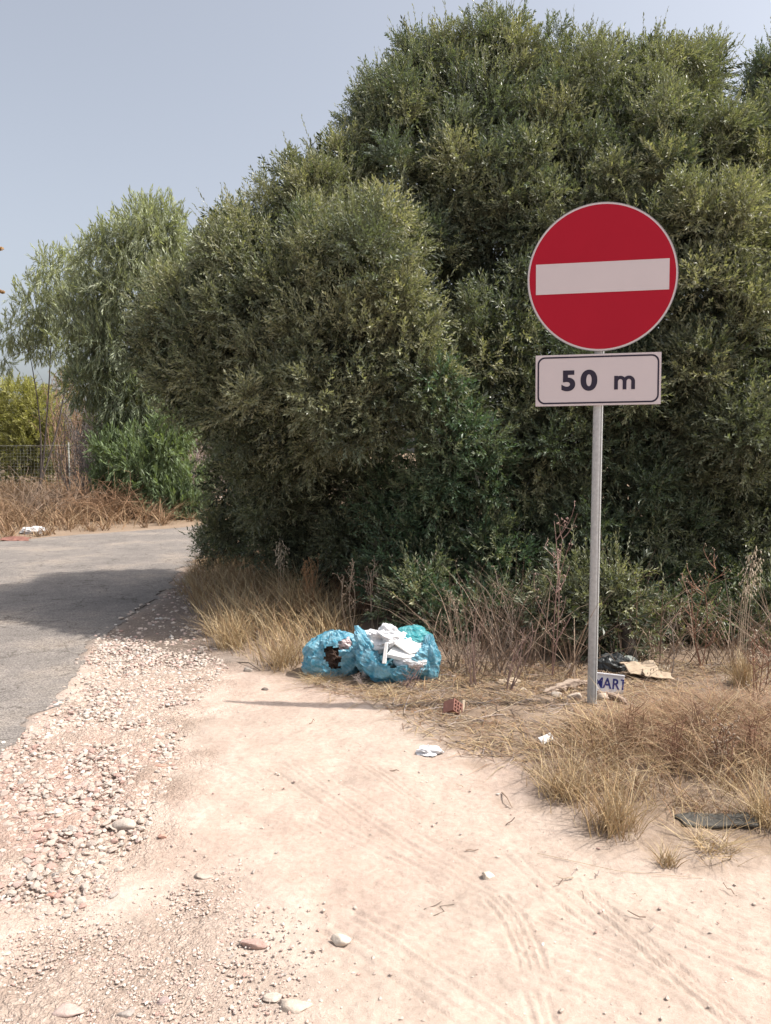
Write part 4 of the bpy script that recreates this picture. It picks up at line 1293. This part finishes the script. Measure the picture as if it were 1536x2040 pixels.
grass_patch('dry_grass', 'straw-coloured dry grass tangled in front of the sign pole', G2, 5000, (0.1, 0.36), (0.003, 0.0055), STRAW + RUSSET[1:], lean0=(-0.2, -0.1), amt=(0.1, 1.0), curl=(0.1, 1.0), clump=34, fade=0.25)
G2b = poly_px([(1230, 1530), (1330, 1560), (1460, 1540), (1560, 1560), (1700, 1560), (1700, 1440), (1480, 1420), (1300, 1430), (1200, 1480)])
grass_patch('dry_brush', 'brown brittle brush in the middle of the straw-coloured grass', G2b, 4600, (0.12, 0.38), (0.003, 0.0055), RUSSET, amt=(0.3, 1.6), curl=(0.2, 1.2), clump=14, cat='brush', fade=0.2)
G4 = poly_px([(600, 1352), (680, 1385), (760, 1410), (860, 1470), (960, 1510), (1060, 1530), (1160, 1480), (1260, 1420), (1500, 1400), (1600, 1420), (1700, 1340), (1300, 1330), (1000, 1330), (700, 1320)])
grass_patch('straw_litter', 'fallen straw and twigs matted on the ground between bags and sign', G4, 9000, (0.04, 0.10), (0.004, 0.008), STRAW + RUSSET + [(0.3, 0.25, 0.21)], amt=(1.2, 3.6), curl=(0.0, 0.6), cat='straw', seg=2)
G3 = poly_px([(-200, 1092), (0, 1076), (140, 1064), (280, 1054), (330, 1050), (420, 1040), (430, 1000), (250, 985), (0, 985), (-200, 985)])
grass_patch('dry_grass', 'brown dry grass and weeds along the far side of the road', G3, 17000, (0.35, 0.95), (0.012, 0.024), [(0.34, 0.22, 0.13), (0.30, 0.19, 0.11), (0.4, 0.29, 0.18), (0.26, 0.17, 0.11)], amt=(0.1, 0.9), curl=(0.1, 0.9), clump=22, fade=1.0)
G3b = poly_px([(420, 1040), (520, 1030), (640, 1000), (640, 975), (400, 975)])
grass_patch('dry_grass', 'pale dry grass on the bank where the road bends away', G3b, 3000, (0.3, 0.7), (0.012, 0.022), [(0.4, 0.3, 0.2), (0.34, 0.23, 0.15)], amt=(0.1, 0.7), curl=(0.1, 0.7), clump=18)
G5 = poly_px([(870, 1330), (960, 1370), (1100, 1372), (1180, 1360), (1300, 1340), (1600, 1360), (1600, 1290), (1180, 1290), (860, 1270)])
grass_patch('dry_stalks', 'bare brown stalks crowded under the dark thicket behind bags and pole', G5, 900, (0.25, 0.85), (0.005, 0.01), [(0.26, 0.18, 0.13), (0.2, 0.145, 0.11), (0.31, 0.23, 0.17)], amt=(0.05, 0.9), curl=(0.0, 0.6), clump=9, cat='stalks')


def tuft(px, py, n, h, label, pal=STRAW, sp=0.02, w=(0.003, 0.005), amt=(0.1, 0.9)):
    p = on(px, py)
    P = np.concatenate([np.array([p.x, p.y]) + rng.normal(0, sp, (n, 2)), np.full((n, 1), p.z - 0.01)], 1)
    a = rng.uniform(0, 6.28, n)
    V, Fc, C = blades(P, rng.uniform(h * 0.5, h, n), rng.uniform(*w, n), np.stack([np.cos(a), np.sin(a)], 1), rng.uniform(*amt, n), rng.uniform(0, 0.5, n), pal)
    o = np_mesh('grass_tuft', V, Fc, MAT['straw'], C)
    origin_to(o, p)
    return tag(o, label, 'grass')


tuft(1330, 1722, 90, 0.13, 'small isolated tuft of dry grass on bare sand')
tuft(1225, 1655, 240, 0.33, 'thick upright golden grass tuft at the sand edge of the verge', sp=0.05, amt=(0.02, 0.6))
tuft(1120, 1585, 260, 0.26, 'golden grass tuft where verge and sand meet below the sign', sp=0.05)
tuft(1420, 1690, 170, 0.16, 'sprawling thin dry tuft in front of the dark buried board', sp=0.05, amt=(0.5, 1.6))
tuft(1530, 1640, 180, 0.34, 'tall dry grass tuft at the end of the dark half-buried board', sp=0.05)
tuft(455, 1290, 240, 0.5, 'dense golden tuft leaning over the gravel at the grass corner', sp=0.06, w=(0.003, 0.006))
tuft(560, 1328, 220, 0.42, 'golden tuft touching the blue bag', sp=0.06, w=(0.003, 0.005))
tuft(1480, 1370, 220, 0.35, 'upright tan tuft at the foot of the tall wild oats', sp=0.04, w=(0.003, 0.005), amt=(0.0, 0.3))

# ------------------------------------------------------------------ weeds with stems of their own
def weed(px, py, h, label, n_main=1, col=(0.30, 0.22, 0.17), br=7, lean=(0, 0), r=0.0048, buds=True, spread_=0.45, budc=(0.36, 0.28, 0.21), group=None):
    p = on(px, py)
    root = empty('dry_weed', p, label, 'weed', group)
    st = Mesh(); bd = Mesh()
    for s in range(n_main):
        a = np.array([rng.normal(0, 0.015), rng.normal(0, 0.015), -0.03])
        e = a + np.array([lean[0] + rng.normal(0, 0.08 * h), lean[1] + rng.normal(0, 0.08 * h), h * rng.uniform(0.8, 1.0)])
        main = limb(st, a, e, r, r * 0.4, col, 0.0, 5, 9)
        for k in range(br):
            i = rng.integers(2, 9); s0 = main[i]
            L = h * rng.uniform(0.15, 0.4) * (1 - 0.04 * i)
            az = rng.uniform(0, 6.28)
            e2 = s0 + np.array([math.cos(az) * spread_, math.sin(az) * spread_ * 0.8, rng.uniform(0.35, 1.0)]) * L
            q = limb(st, s0, e2, r * 0.55, r * 0.3, col, -0.05, 4, 5)
            for _ in range(2):
                s1 = q[rng.integers(2, 5)]; e3 = s1 + np.array([rng.normal(0, .3), rng.normal(0, .3), rng.uniform(0.1, .6)]) * L * 0.5
                limb(st, s1, e3, r * 0.35, r * 0.2, col, 0, 3, 3)
                if buds:
                    for w in range(2):
                        V, F = ICO1; bd.add(V * np.array([0.005, 0.005, 0.007]) * rng.uniform(0.6, 1.2) + e3 + rng.normal(0, 0.008, 3) * w, F, budc)
    st.build('stem', MAT['twig'], root)
    if buds: bd.build('seed_heads', MAT['straw'], root, True)['kind'] = 'stuff'
    return root


weed(1098, 1350, 1.22, 'tall branching dry weed with pale pinkish buds, tallest weed beside the sign pole', 2, (0.33, 0.22, 0.19), 9, budc=(0.42, 0.29, 0.25))
weed(1000, 1350, 0.75, 'crooked bare weed between bags and pole with curled tip', 2, (0.30, 0.24, 0.2), 5)
weed(700, 1262, 0.66, 'forked pale weed rising behind the first blue bag', 3, (0.42, 0.33, 0.25), 6)
weed(745, 1255, 0.7, 'pale forked weed rising behind the white sack', 3, (0.42, 0.33, 0.26), 6)
weed(845, 1262, 0.72, 'pale upright weed behind the turquoise bag', 2, (0.40, 0.34, 0.27), 8)
weed(905, 1335, 0.58, 'dry weed with small seed pods beside the second blue bag', 3, (0.36, 0.28, 0.21), 6)
weed(1400, 1330, 0.8, 'red-brown spiky weed between sign and wild oats', 3, (0.30, 0.17, 0.12), 9, spread_=0.7)
weed(1330, 1345, 0.6, 'grey stem leaning out of the thicket between sign and red-brown weed', 1, (0.30, 0.25, 0.22), 5, lean=(-0.12, 0))
weed(1290, 1345, 0.35, 'thin forked stem behind the beige cardboard', 1, (0.34, 0.25, 0.18), 5)
weed(620, 1232, 0.62, 'bushy rust-coloured weed at the back of the golden grass', 5, (0.34, 0.20, 0.11), 10, budc=(0.4, 0.25, 0.14))
weed(945, 1365, 0.5, 'bundle of brown stalks leaning beside the broken brick', 6, (0.27, 0.19, 0.16), 3, buds=False)
weed(1010, 1375, 0.45, 'bundle of brown stalks leaning towards the sign pole', 6, (0.29, 0.20, 0.17), 3, lean=(0.1, 0), buds=False)
weed(1510, 1400, 0.5, 'reddish brittle weed standing behind the navy scrap', 4, (0.3, 0.17, 0.12), 8, spread_=0.7)
weed(1260, 1500, 0.3, 'brown twiggy weed rising from the straw below the pole foot', 6, (0.25, 0.15, 0.1), 8, r=0.003, buds=False, spread_=1.0)
weed(1340, 1530, 0.3, 'dark red-brown twiggy weed in front of the oats', 7, (0.23, 0.13, 0.09), 8, r=0.003, buds=False, spread_=1.0)
weed(1390, 1480, 0.26, 'sprawling brown twigs between pole foot and navy scrap', 7, (0.27, 0.17, 0.12), 8, r=0.003, buds=False, spread_=1.1)
weed(1500, 1520, 0.3, 'russet twiggy weed between the navy scrap and the dark board', 6, (0.25, 0.14, 0.1), 8, r=0.003, buds=False, spread_=1.0)
weed(1440, 1545, 0.28, 'low brown brittle weed with buds amid the verge grass', 6, (0.28, 0.17, 0.12), 7, spread_=0.8)


def oat(px, py, h, label, stems, lean, group=None, col=(0.44, 0.36, 0.27)):
    p = on(px, py)
    root = empty('wild_oat', p, label, 'plant', group)
    st = Mesh(); hd = Mesh()
    for s in range(stems):
        a = np.array([rng.normal(0, 0.03), rng.normal(0, 0.03), -0.02])
        hh = h * rng.uniform(0.75, 1.0)
        ln = np.array([lean[0], lean[1], 0]) * rng.uniform(0.5, 1.3) + np.append(rng.normal(0, 0.03, 2), 0)
        t = np.linspace(0, 1, 12)[:, None]
        pts = a + np.array([0, 0, hh]) * (t - 0.12 * t ** 4) + ln * t ** 2.5
        st.tube(pts, 0.0028, 0.0012, 4, col)
        for k in range(16):
            f = 0.62 + 0.38 * k / 16; i = f * 11; i0 = int(i); s0 = pts[i0] * (1 - i + i0) + pts[min(i0 + 1, 11)] * (i - i0)
            az = rng.uniform(0, 6.28); L = rng.uniform(0.02, 0.05)
            e = s0 + np.array([math.cos(az) * L, math.sin(az) * L, 0.012])
            st.tube([s0, e], 0.0008, 0.0006, 3, col, cap=False)
            dn = np.array([math.cos(az) * 0.35, math.sin(az) * 0.35, -1.0]); dn /= np.linalg.norm(dn); W = np.cross(dn, [0.3, 0.5, 0.1]); W /= np.linalg.norm(W); Ls = rng.uniform(0.024, 0.034)
            V = [e, e + dn * Ls * .35 + W * .0045, e + dn * Ls, e + dn * Ls * .35 - W * .0045, e + dn * Ls * .35 + np.cross(dn, W) * .004]
            hd.add(V, [(0, 1, 4), (1, 2, 4), (2, 3, 4), (3, 0, 4)], np.array((0.55, 0.47, 0.36)) * rng.uniform(.85, 1.15))
    st.build('stem', MAT['straw'], root); hd.build('spikelets', MAT['straw'], root)['kind'] = 'stuff'
    return root


oat(1475, 1345, 1.2, 'tall wild oats with drooping pale spikelets, highest stems beside the red-brown weed', 6, (0.08, 0.0))
oat(560, 1225, 0.95, 'wild oats with pale spikelets against the dark olive above the golden grass', 4, (0.06, 0))
oat(1270, 1372, 0.24, 'low wild oat bending over the beige cardboard', 1, (0.24, 0))
oat(930, 1330, 0.3, 'small wild oat bending beside the second blue bag', 2, (0.1, 0))

# twigs strewn over the verge
def twig_litter():
    m = Mesh(); sandp = sample_poly(poly_px([(620, 1400), (800, 1490), (1060, 1640), (1300, 1740), (1500, 1760), (1300, 1850), (900, 1700), (600, 1480)]), 14)
    p = np.concatenate([sample_poly(G4, 520), sample_poly(G5, 160), sandp]); z = base_h(p[:, 0], p[:, 1])
    for i in range(len(p)):
        a = rng.uniform(0, 6.28); L = rng.uniform(0.06, 0.3) * (0.25 if i >= 680 else 1); bend = rng.normal(0, 0.12) * L; r = rng.uniform(0.0015, 0.004)
        d = np.array([math.cos(a), math.sin(a)]); nn = np.array([-d[1], d[0]])
        pts = [np.append(p[i] + d * L * (t - 0.5) + nn * bend * (1 - (2 * t - 1) ** 2), z[i] + 0.006 + rng.uniform(0, 0.03) * t) for t in (0, 0.33, 0.66, 1)]
        m.tube(pts, r, r * 0.6, 4, np.array([(0.30, 0.22, 0.17), (0.2, 0.15, 0.12), (0.42, 0.34, 0.26), (0.36, 0.3, 0.27)][i % 4]) * rng.uniform(0.8, 1.1))
    o = m.build('twig_litter', MAT['twig'])
    tag(o, 'thin grey and brown twigs strewn over the straw of the verge', 'twigs', kind='stuff')


twig_litter()

# fallen sticks
def stick(pts_px, r, label, col=(0.34, 0.25, 0.19), lift=0.02, name='fallen_stick'):
    P = [on(*q) for q in pts_px]
    m = Mesh(); o_ = P[0].copy()
    n = len(P)
    m.tube([(p - o_ + Vector((0, 0, r * 0.8 + lift * math.sin(math.pi * i / max(1, n - 1))))) for i, p in enumerate(P)], r, r * 0.6, 5, col)
    o = m.build(name, MAT['twig']); o.location = o_
    return tag(o, label, 'stick')


stick([(640, 1370), (700, 1362), (760, 1352), (800, 1340)], 0.004, 'thin pale stick lying in front of the first bag')
stick([(800, 1375), (850, 1330), (900, 1290)], 0.004, 'thin stem leaning across the second bag', lift=0.1)
stick([(1010, 1400), (1060, 1412), (1090, 1420)], 0.005, 'short dark stick on straw between the brick and the pole')
stick([(1000, 1580), (1010, 1598), (1020, 1610)], 0.004, 'dark twig at the edge of the verge grass')
stick([(470, 1320), (495, 1326), (518, 1336)], 0.005, 'dark twig at the foot of the golden grass', (0.16, 0.13, 0.1))
stick([(845, 1812), (868, 1806), (880, 1796)], 0.002, 'tiny bent twig on smooth sand', (0.2, 0.16, 0.13), 0.004)
stick([(862, 1826), (885, 1818), (876, 1808), (905, 1802)], 0.002, 'tiny zigzag twig on smooth sand', (0.2, 0.16, 0.13), 0.004)
stick([(1070, 1700), (1230, 1740), (1400, 1750)], 0.0012, 'long thin straw lying over the sand edge', (0.45, 0.36, 0.25), 0.01)

# ------------------------------------------------------------------ rubbish
def shell(rad, nu, nv, f, keep=None, mat=None, name='film', parent=None, thick=0.0, flat=0.015):
    """closed blob from a function f(u)-> radius factor; keep(P) masks faces; z clipped at 0"""
    th = np.linspace(0, 2 * math.pi, nu, endpoint=False); ph = np.linspace(0.03, math.pi - 0.03, nv)
    T, Pp = np.meshgrid(th, ph)
    U = np.stack([np.sin(Pp) * np.cos(T), np.sin(Pp) * np.sin(T), np.cos(Pp)], -1)
    P = U * np.array(rad) * f(U)[..., None]
    i = np.arange(nu * nv).reshape(nv, nu); k = np.roll(i, -1, 1)
    Fq = np.stack([i[:-1], i[1:], k[1:], k[:-1]], -1).reshape(-1, 4)
    P = P.reshape(-1, 3)
    if flat:
        P = P * (1 + rng.normal(0, flat, (len(P), 1))) + rng.normal(0, flat * 0.5 * min(rad), P.shape)
    if keep is not None:
        c = P[Fq].mean(1); Fq = Fq[keep(c)]
        used = np.unique(Fq); mp = -np.ones(len(P), dtype=int); mp[used] = np.arange(len(used)); P = P[used]; Fq = mp[Fq]
    if flat: Fq = np.concatenate([Fq[:, [0, 1, 2]], Fq[:, [0, 2, 3]]])
    o = np_mesh(name, P, Fq, mat, None, False, parent)
    if thick: solid(o, thick)
    return o


def ridged(U, s, k, seed):
    """sharp creases"""
    return 1 - 2 * np.abs(vn3(U * k + seed * 3.7, s) - 0.5) * 2


def crumple(amt=0.12, k=3.0, seed=0, pleat=0.0):
    def f(U):
        a = np.arctan2(U[..., 1], U[..., 0])
        r = 1 + amt * (ridged(U, seed, k, seed) - 0.45) + amt * 0.55 * (ridged(U, seed + 2, k * 2.3, seed) - 0.45) + amt * 0.16 * (ridged(U, seed + 4, k * 5.2, seed) - 0.45)
        q = 1 - np.abs(vn2(a * 4.5 + seed, U[..., 2] * 1.6 + 7, seed + 1) - 0.5) * 4
        r = r + pleat * q * (1 - U[..., 2] ** 2)
        return r
    return f


def floor_clip(o, z0=-0.01):
    me = o.data
    n = len(me.vertices); co = np.empty(n * 3, dtype=np.float32); me.vertices.foreach_get('co', co); co = co.reshape(-1, 3)
    lo = co[:, 2] < z0; co[lo, 2] = z0 + (co[lo, 2] - z0) * 0.06
    me.vertices.foreach_set('co', co.ravel()); me.update()
    return o


def bag_left():
    p = on(664, 1352); s = p.y / F_PX
    p = Vector((p.x, p.y + 0.14, gz(p.x, p.y + 0.14)))
    root = empty('rubbish_bag', p, 'torn blue plastic bag with a hole showing brown rubbish, next to the grass', 'bag')
    f0 = crumple(0.2, 1.5, 1, 0.065)
    def f(U): return f0(U)
    def keep(c):
        hx = (c[:, 0] + 0.005) / 0.062; hz = (c[:, 2] - 0.03) / 0.085
        a = hx + 0.25 * hz
        hole1 = (a ** 2 + hz ** 2 < 1 + 0.35 * np.sin(c[:, 2] * 90)) & (c[:, 1] < 0)
        a2 = (c[:, 0] - 0.085) / 0.055; b2 = (c[:, 2] - 0.12) / 0.035
        hole2 = (a2 ** 2 + b2 ** 2 < 1) & (c[:, 1] < 0.03)
        return ~(hole1 | hole2)
    o = shell((0.215, 0.165, 0.18), 64, 38, f, keep, MAT['bag'], 'film', root, 0.0016)
    o.location = (0, 0, 0.13)
    floor_clip(o, -0.14)
    # gathered corner of film at the left
    g = shell((0.05, 0.05, 0.055), 26, 18, crumple(0.5, 3.2, 6), None, MAT['bag'], 'gathered_corner', root); g.location = (-0.185, -0.03, 0.055); floor_clip(g, -0.06)
    t = empty('rubbish_clump', (p.x, p.y, p.z), 'brown crumbly rubbish showing through the hole of the torn blue bag', 'rubbish')
    c = shell((0.118, 0.11, 0.115), 90, 60, crumple(0.3, 4.5, 8), None, MAT['brown'], 'core', t); c.location = (-0.005, -0.012, 0.145)
    floor_clip(c, -0.14)
    w = shell((0.046, 0.04, 0.04), 24, 16, crumple(0.6, 1.5, 9), None, MAT['pinkpaper'], 'crumpled_paper', t); w.location = (0.085, -0.072, 0.24)
    return root


def bag_right():
    p = on(790, 1362)
    p = Vector((p.x, p.y + 0.17, gz(p.x, p.y + 0.17)))
    root = empty('rubbish_bag', p, 'wide-open blue plastic bag stuffed with white foam and sacks', 'bag')
    f0 = crumple(0.2, 1.5, 12, 0.065)
    def keep(c):
        lim = np.interp(c[:, 0], [-0.3, -0.24, -0.14, -0.05, 0.05, 0.13, 0.19, 0.3], [0.2, 0.16, 0.02, -0.02, -0.01, 0.05, 0.14, 0.2])
        lim = lim + 0.012 * np.sin(c[:, 0] * 60) + 0.05 * (c[:, 1] > 0.05)
        return c[:, 2] < lim
    o = shell((0.275, 0.2, 0.21), 84, 48, f0, keep, MAT['bag'], 'film', root, 0.0016); o.location = (0.0, 0, 0.15); floor_clip(o, -0.16)
    g = shell((0.065, 0.06, 0.15), 30, 26, crumple(0.45, 1.7, 15, 0.08), None, MAT['bag'], 'hanging_fold', root); g.location = (0.24, -0.07, 0.13); floor_clip(g, -0.14)
    g = shell((0.05, 0.05, 0.13), 26, 22, crumple(0.45, 1.7, 17, 0.08), None, MAT['bag'], 'twisted_neck', root); g.location = (-0.215, -0.07, 0.24); g.rotation_euler = (0, -0.5, 0)
    # things stuffed in it
    s = shell((0.135, 0.1, 0.085), 46, 30, crumple(0.42, 1.9, 21, 0.03), None, MAT['sack'], 'crumpled_sack')
    s.location = (p.x - 0.09, p.y - 0.0, p.z + 0.285); tag(s, 'crumpled white plastic sack on top of the open blue bag', 'sack')
    t = shell((0.14, 0.12, 0.085), 46, 30, crumple(0.22, 1.6, 23, 0.05), None, MAT['teal'], 'turquoise_bag')
    t.location = (p.x + 0.115, p.y + 0.05, p.z + 0.275); tag(t, 'turquoise plastic bag bulging out behind the white foam', 'bag')
    # folded foam packaging: two leaning slabs with a dark slot
    fo = empty('foam_packaging', (p.x + 0.03, p.y - 0.08, p.z + 0.24), 'angular white foam packaging with a dark slot in the open bag', 'packaging')
    def slab(name, quad, th):
        q = np.array(quad, dtype=float); n = np.cross(q[1] - q[0], q[2] - q[0]); n /= np.linalg.norm(n)
        V = np.concatenate([q + n * th / 2, q - n * th / 2]); k = len(q)
        m = Mesh(); side = [(i, (i + 1) % k, (i + 1) % k + k, i + k) for i in range(k)]
        m.add(V, side); m.F.setdefault(k, []).append(np.array([list(range(k))[::-1]])); m.F[k].append(np.array([list(range(k, 2 * k))]))
        ob = m.build(name, MAT['foam'], fo); bevel(ob, 0.004); return ob
    slab('top_slab', [(-0.09, 0.00, 0.055), (0.02, 0.06, 0.10), (0.165, 0.03, 0.035), (0.15, -0.06, -0.02), (0.06, -0.085, -0.03)], 0.02)
    slab('lower_slab', [(-0.10, -0.07, -0.045), (0.02, -0.115, -0.06), (0.13, -0.095, -0.06), (0.10, -0.02, -0.02), (-0.05, 0.02, -0.0)], 0.03)
    slab('upright_strip', [(-0.115, -0.085, 0.055), (-0.09, -0.09, 0.06), (-0.105, -0.135, -0.085), (-0.135, -0.13, -0.085)], 0.012)
    b = shell((0.115, 0.085, 0.06), 34, 20, crumple(0.15, 2.5, 31), None, MAT['sack'], 'lining', fo); b.location = (0.07, -0.04, -0.09)
    # foil bottle between the bags
    q = on(727, 1350)
    fb = Mesh(); zz = [0, 0.01, 0.05, 0.1, 0.14, 0.165, 0.18, 0.19]; rr = [0.02, 0.03, 0.033, 0.031, 0.033, 0.025, 0.014, 0.004]
    fb.tube([(0.004 * math.sin(z * 60), 0, z) for z in zz], rr, sides=18)
    ob = fb.build('foil_bottle', MAT['foil'], None, True); sub = ob.modifiers.new('s', 'SUBSURF'); sub.levels = 2; sub.render_levels = 2
    ob.location = (q.x, q.y - 0.01, q.z); ob.rotation_euler = (-0.1, 0.06, 0)
    tag(ob, 'crumpled silver foil bottle standing between the two blue bags', 'bottle')
    return root


bag_left(); bag_right()
weed(800, 1372, 0.22, 'low purplish twigs tangled over the foot of the open blue bag', 7, (0.3, 0.21, 0.2), 6, lean=(0.12, 0.02), r=0.0028, buds=False, spread_=1.1)
weed(725, 1366, 0.12, 'thin grey twigs sprawling before the gap between both blue bags', 6, (0.36, 0.3, 0.27), 5, lean=(-0.06, 0), r=0.0024, buds=False, spread_=1.3)
tuft(640, 1358, 260, 0.16, 'flattened straw tuft in front of the torn blue bag', sp=0.06, amt=(0.6, 2.2))
tuft(770, 1385, 200, 0.12, 'flattened straw tuft in front of the open blue bag', sp=0.07, amt=(0.8, 2.4))


def lettered_board():
    p = on(1206, 1380)
    w, h = 0.235, 0.125
    c = at(1206, 1356, p.y / K)
    root = empty('lettered_board', (c.x, p.y, p.z), 'broken white board with blue letters lying behind the sign pole', 'board')
    root.rotation_euler = (math.radians(-8), math.radians(5), math.radians(-6))
    m = Mesh(); m.box((0, 0, h / 2), (w, 0.02, h)); b = m.build('panel', MAT['boardwhite'], root); bevel(b, 0.002)
    m = Mesh(); m.box((0, -0.004, h + 0.003), (w + 0.004, 0.03, 0.006)); m.build('top_lip', MAT['boardwhite'], root)

    def glyph(ch, x):
        cu = bpy.data.curves.new('letter', 'FONT'); cu.body = ch; cu.size = 0.098; cu.offset = 0.0022; cu.extrude = 0.0004; cu.align_x = 'CENTER'
        ob = bpy.data.objects.new('letter', cu); COL.objects.link(ob)
        me = bpy.data.meshes.new_from_object(ob.evaluated_get(bpy.context.evaluated_depsgraph_get())); me.materials.clear(); me.materials.append(MAT['blueink'])
        bpy.data.objects.remove(ob)
        o = bpy.data.objects.new('letter', me); COL.objects.link(o); o.parent = root
        o.rotation_euler = (math.pi / 2, 0, 0); o.location = (x, -0.0108, 0.033); o.scale = (0.85, 1, 1)
    for ch, x in (('M', -0.052), ('A', 0.007), ('R', 0.063)): glyph(ch, x)
    m = Mesh(); m.box((0.111, -0.0108, 0.068), (0.011, 0.0008, 0.071)); m.box((0.1, -0.0108, 0.0985), (0.0105, 0.0008, 0.0105)); m.build('letter', MAT['blueink'], root)


lettered_board()


def hollow_brick():
    p = on(902, 1418)
    root = empty('hollow_brick', (p.x, p.y, p.z + 0.02), 'broken red hollow brick standing on end in the straw', 'brick')
    root.rotation_euler = (math.radians(-35), math.radians(38), math.radians(30))
    W, H, D, t = 0.085, 0.085, 0.09, 0.009
    m = Mesh()
    for i in range(4):
        x = -W / 2 + t / 2 + i * (W - t) / 3; m.box((x, 0, 0), (t, D, H))
    for j in range(4):
        z = -H / 2 + t / 2 + j * (H - t) / 3; m.box((0, 0.0015, z), (W - 0.002, D - 0.003, t - 0.001))
    b = m.build('cells', MAT['brick'], root)
    m = Mesh(); m.box((W / 2 + 0.004, 0.0, 0.02), (0.012, D + 0.01, 0.11), jitter=0.006); m.build('mortar_edge', MAT['card'], root)


hollow_brick()


def scrap(name, px, py, w_px, h_px, mat, label, cat, seed, amt=0.4, flat=None, n=(32, 20), k=1.5):
    p = on(px, py); s = p.y / F_PX
    rx = w_px * s / 2; rz = h_px * s / 2
    o = shell((rx, rx * 0.7, rz), n[0], n[1], crumple(amt, k, seed), None, MAT[mat], name)
    floor_clip(o, -rz * 0.5)
    o.location = (p.x, p.y, p.z + rz * 0.5)
    return tag(o, label, cat)


scrap('crumpled_rag', 855, 1500, 44, 18, 'sack', 'crumpled white rag at the edge of straw and sand', 'rag', 51, 0.55)
scrap('grey_bag', 1222, 1335, 56, 40, 'greyfilm', 'dark grey plastic bag behind the lettered board', 'bag', 52, 0.45)
scrap('grey_green_sheet', 1245, 1330, 44, 28, 'greenfilm', 'grey-green plastic sheet crumpled over the dark grey bag', 'plastic sheet', 53, 0.5)
scrap('navy_scrap', 1528, 1418, 30, 14, 'bluecloth', 'navy cloth scrap lying in the dead grass', 'cloth', 54, 0.4)
scrap('white_litter', 66, 1062, 42, 16, 'sack', 'crumpled white paper on the far road verge', 'paper', 55, 0.55)
scrap('white_litter', 437, 1000, 22, 14, 'sack', 'white bag dumped beside the olive where the road bends', 'bag', 56, 0.4)
scrap('white_litter', 458, 992, 24, 14, 'sack', 'second white bag dumped at the bend half behind the olive', 'bag', 57, 0.4)
scrap('pale_paper', 1015, 1362, 36, 14, 'card', 'torn pale paper caught among the brown stalks', 'paper', 58, 0.5)


def sheet(name, px, py, w, d, mat, label, cat, rot, seed, wav=0.02, thick=0.006, lift=0.01):
    """a bent sheet lying on the ground"""
    p = on(px, py)
    nx, ny = 26, 16
    X, Y = np.meshgrid(np.linspace(-w / 2, w / 2, nx), np.linspace(-d / 2, d / 2, ny))
    Z = wav * (fbm(X * 9 + seed, Y * 9, seed, 3) - 0.3) * 2
    ed = fbm(X * 14 + seed, Y * 14 + 3, seed + 1, 2) - 0.5
    X = X * (1 + 0.35 * ed); Y = Y * (1 + 0.5 * (fbm(X * 12 + 9, Y * 3, seed + 2, 2) - 0.5))
    i = np.arange(nx * ny).reshape(ny, nx)
    Fq = np.stack([i[:-1, :-1], i[:-1, 1:], i[1:, 1:], i[1:, :-1]], -1).reshape(-1, 4)
    o = np_mesh(name, np.stack([X, Y, Z], -1), Fq, MAT[mat], None, True); solid(o, thick)
    o.location = (p.x, p.y, p.z + lift); o.rotation_euler = rot
    return tag(o, label, cat)


sheet('cardboard_sheet', 1275, 1348, 0.24, 0.16, 'card', 'bent broad beige cardboard sheet lying beside the lettered board', 'cardboard', (0.35, 0.05, 0.1), 3, 0.035, lift=0.05)
sheet('cardboard_sheet', 1310, 1356, 0.2, 0.1, 'card', 'narrow beige cardboard strip lying against the broad beige sheet', 'cardboard', (0.2, 0.1, -0.15), 5, 0.02, lift=0.04)
sheet('plastic_scrap', 1088, 1480, 0.085, 0.06, 'foam', 'small bright white plastic scrap on the straw below the sign', 'plastic scrap', (0.5, -0.2, 0.4), 7, 0.015, 0.003, 0.02)
sheet('paper_scrap', 1112, 1486, 0.07, 0.05, 'card', 'small tan paper scrap beside the white plastic scrap', 'paper', (0.3, 0.2, -0.3), 8, 0.012, 0.002, 0.015)
sheet('buried_board', 1425, 1640, 0.34, 0.09, 'slate', 'long dark board half buried in dry grass', 'board', (0.12, 0.0, 0.03), 9, 0.008, 0.014, 0.012)
sheet('brown_cardboard', 32, 1078, 0.5, 0.3, 'brick', 'flattened brown cardboard on the far road verge', 'cardboard', (0.1, 0, 0.1), 11, 0.04, 0.01, 0.03)


def bark_piece(pts, r, label):
    """a split, weathered piece of bark: rough half-flat tube"""
    P = [on(*q) for q in pts]; o_ = P[0].copy()
    t = np.linspace(0, len(P) - 1, 22); Q = np.array([tuple(p - o_) for p in P])
    line = np.stack([np.interp(t, np.arange(len(P)), Q[:, i]) for i in range(3)], 1)
    line[:, 2] += 0.02 + 0.02 * np.sin(np.linspace(0, 3, 22))
    rad = r * np.interp(np.linspace(0, 1, 22), [0, .2, .6, .9, 1], [.5, 1, 1.1, .7, .3]) * rng.uniform(0.7, 1.3, 22)
    m = Mesh(); m.tube(line, rad, sides=11)
    V = np.concatenate(m.V); V += (rng.random(V.shape) - 0.5) * r * 0.45; V[:, 2] = np.maximum(V[:, 2] * 0.75, -0.012)
    m.V = [V]; c = np.array([(0.30, 0.22, 0.17), (0.17, 0.125, 0.1), (0.38, 0.3, 0.24)])[rng.integers(0, 3, 11)]
    m.C = [np.tile(c, (22, 1))]
    o = m.build('dead_bark', MAT['bark'], None, False)
    o.location = o_
    return tag(o, label, 'bark')


bark_piece([(1085, 1385), (1110, 1378), (1135, 1372), (1155, 1368), (1175, 1366)], 0.035, 'rough slab of dead bark lying between brown stalks and sign pole')
bark_piece([(1190, 1385), (1210, 1392), (1228, 1398), (1240, 1402), (1250, 1408)], 0.022, 'dead bark strip below the lettered board')
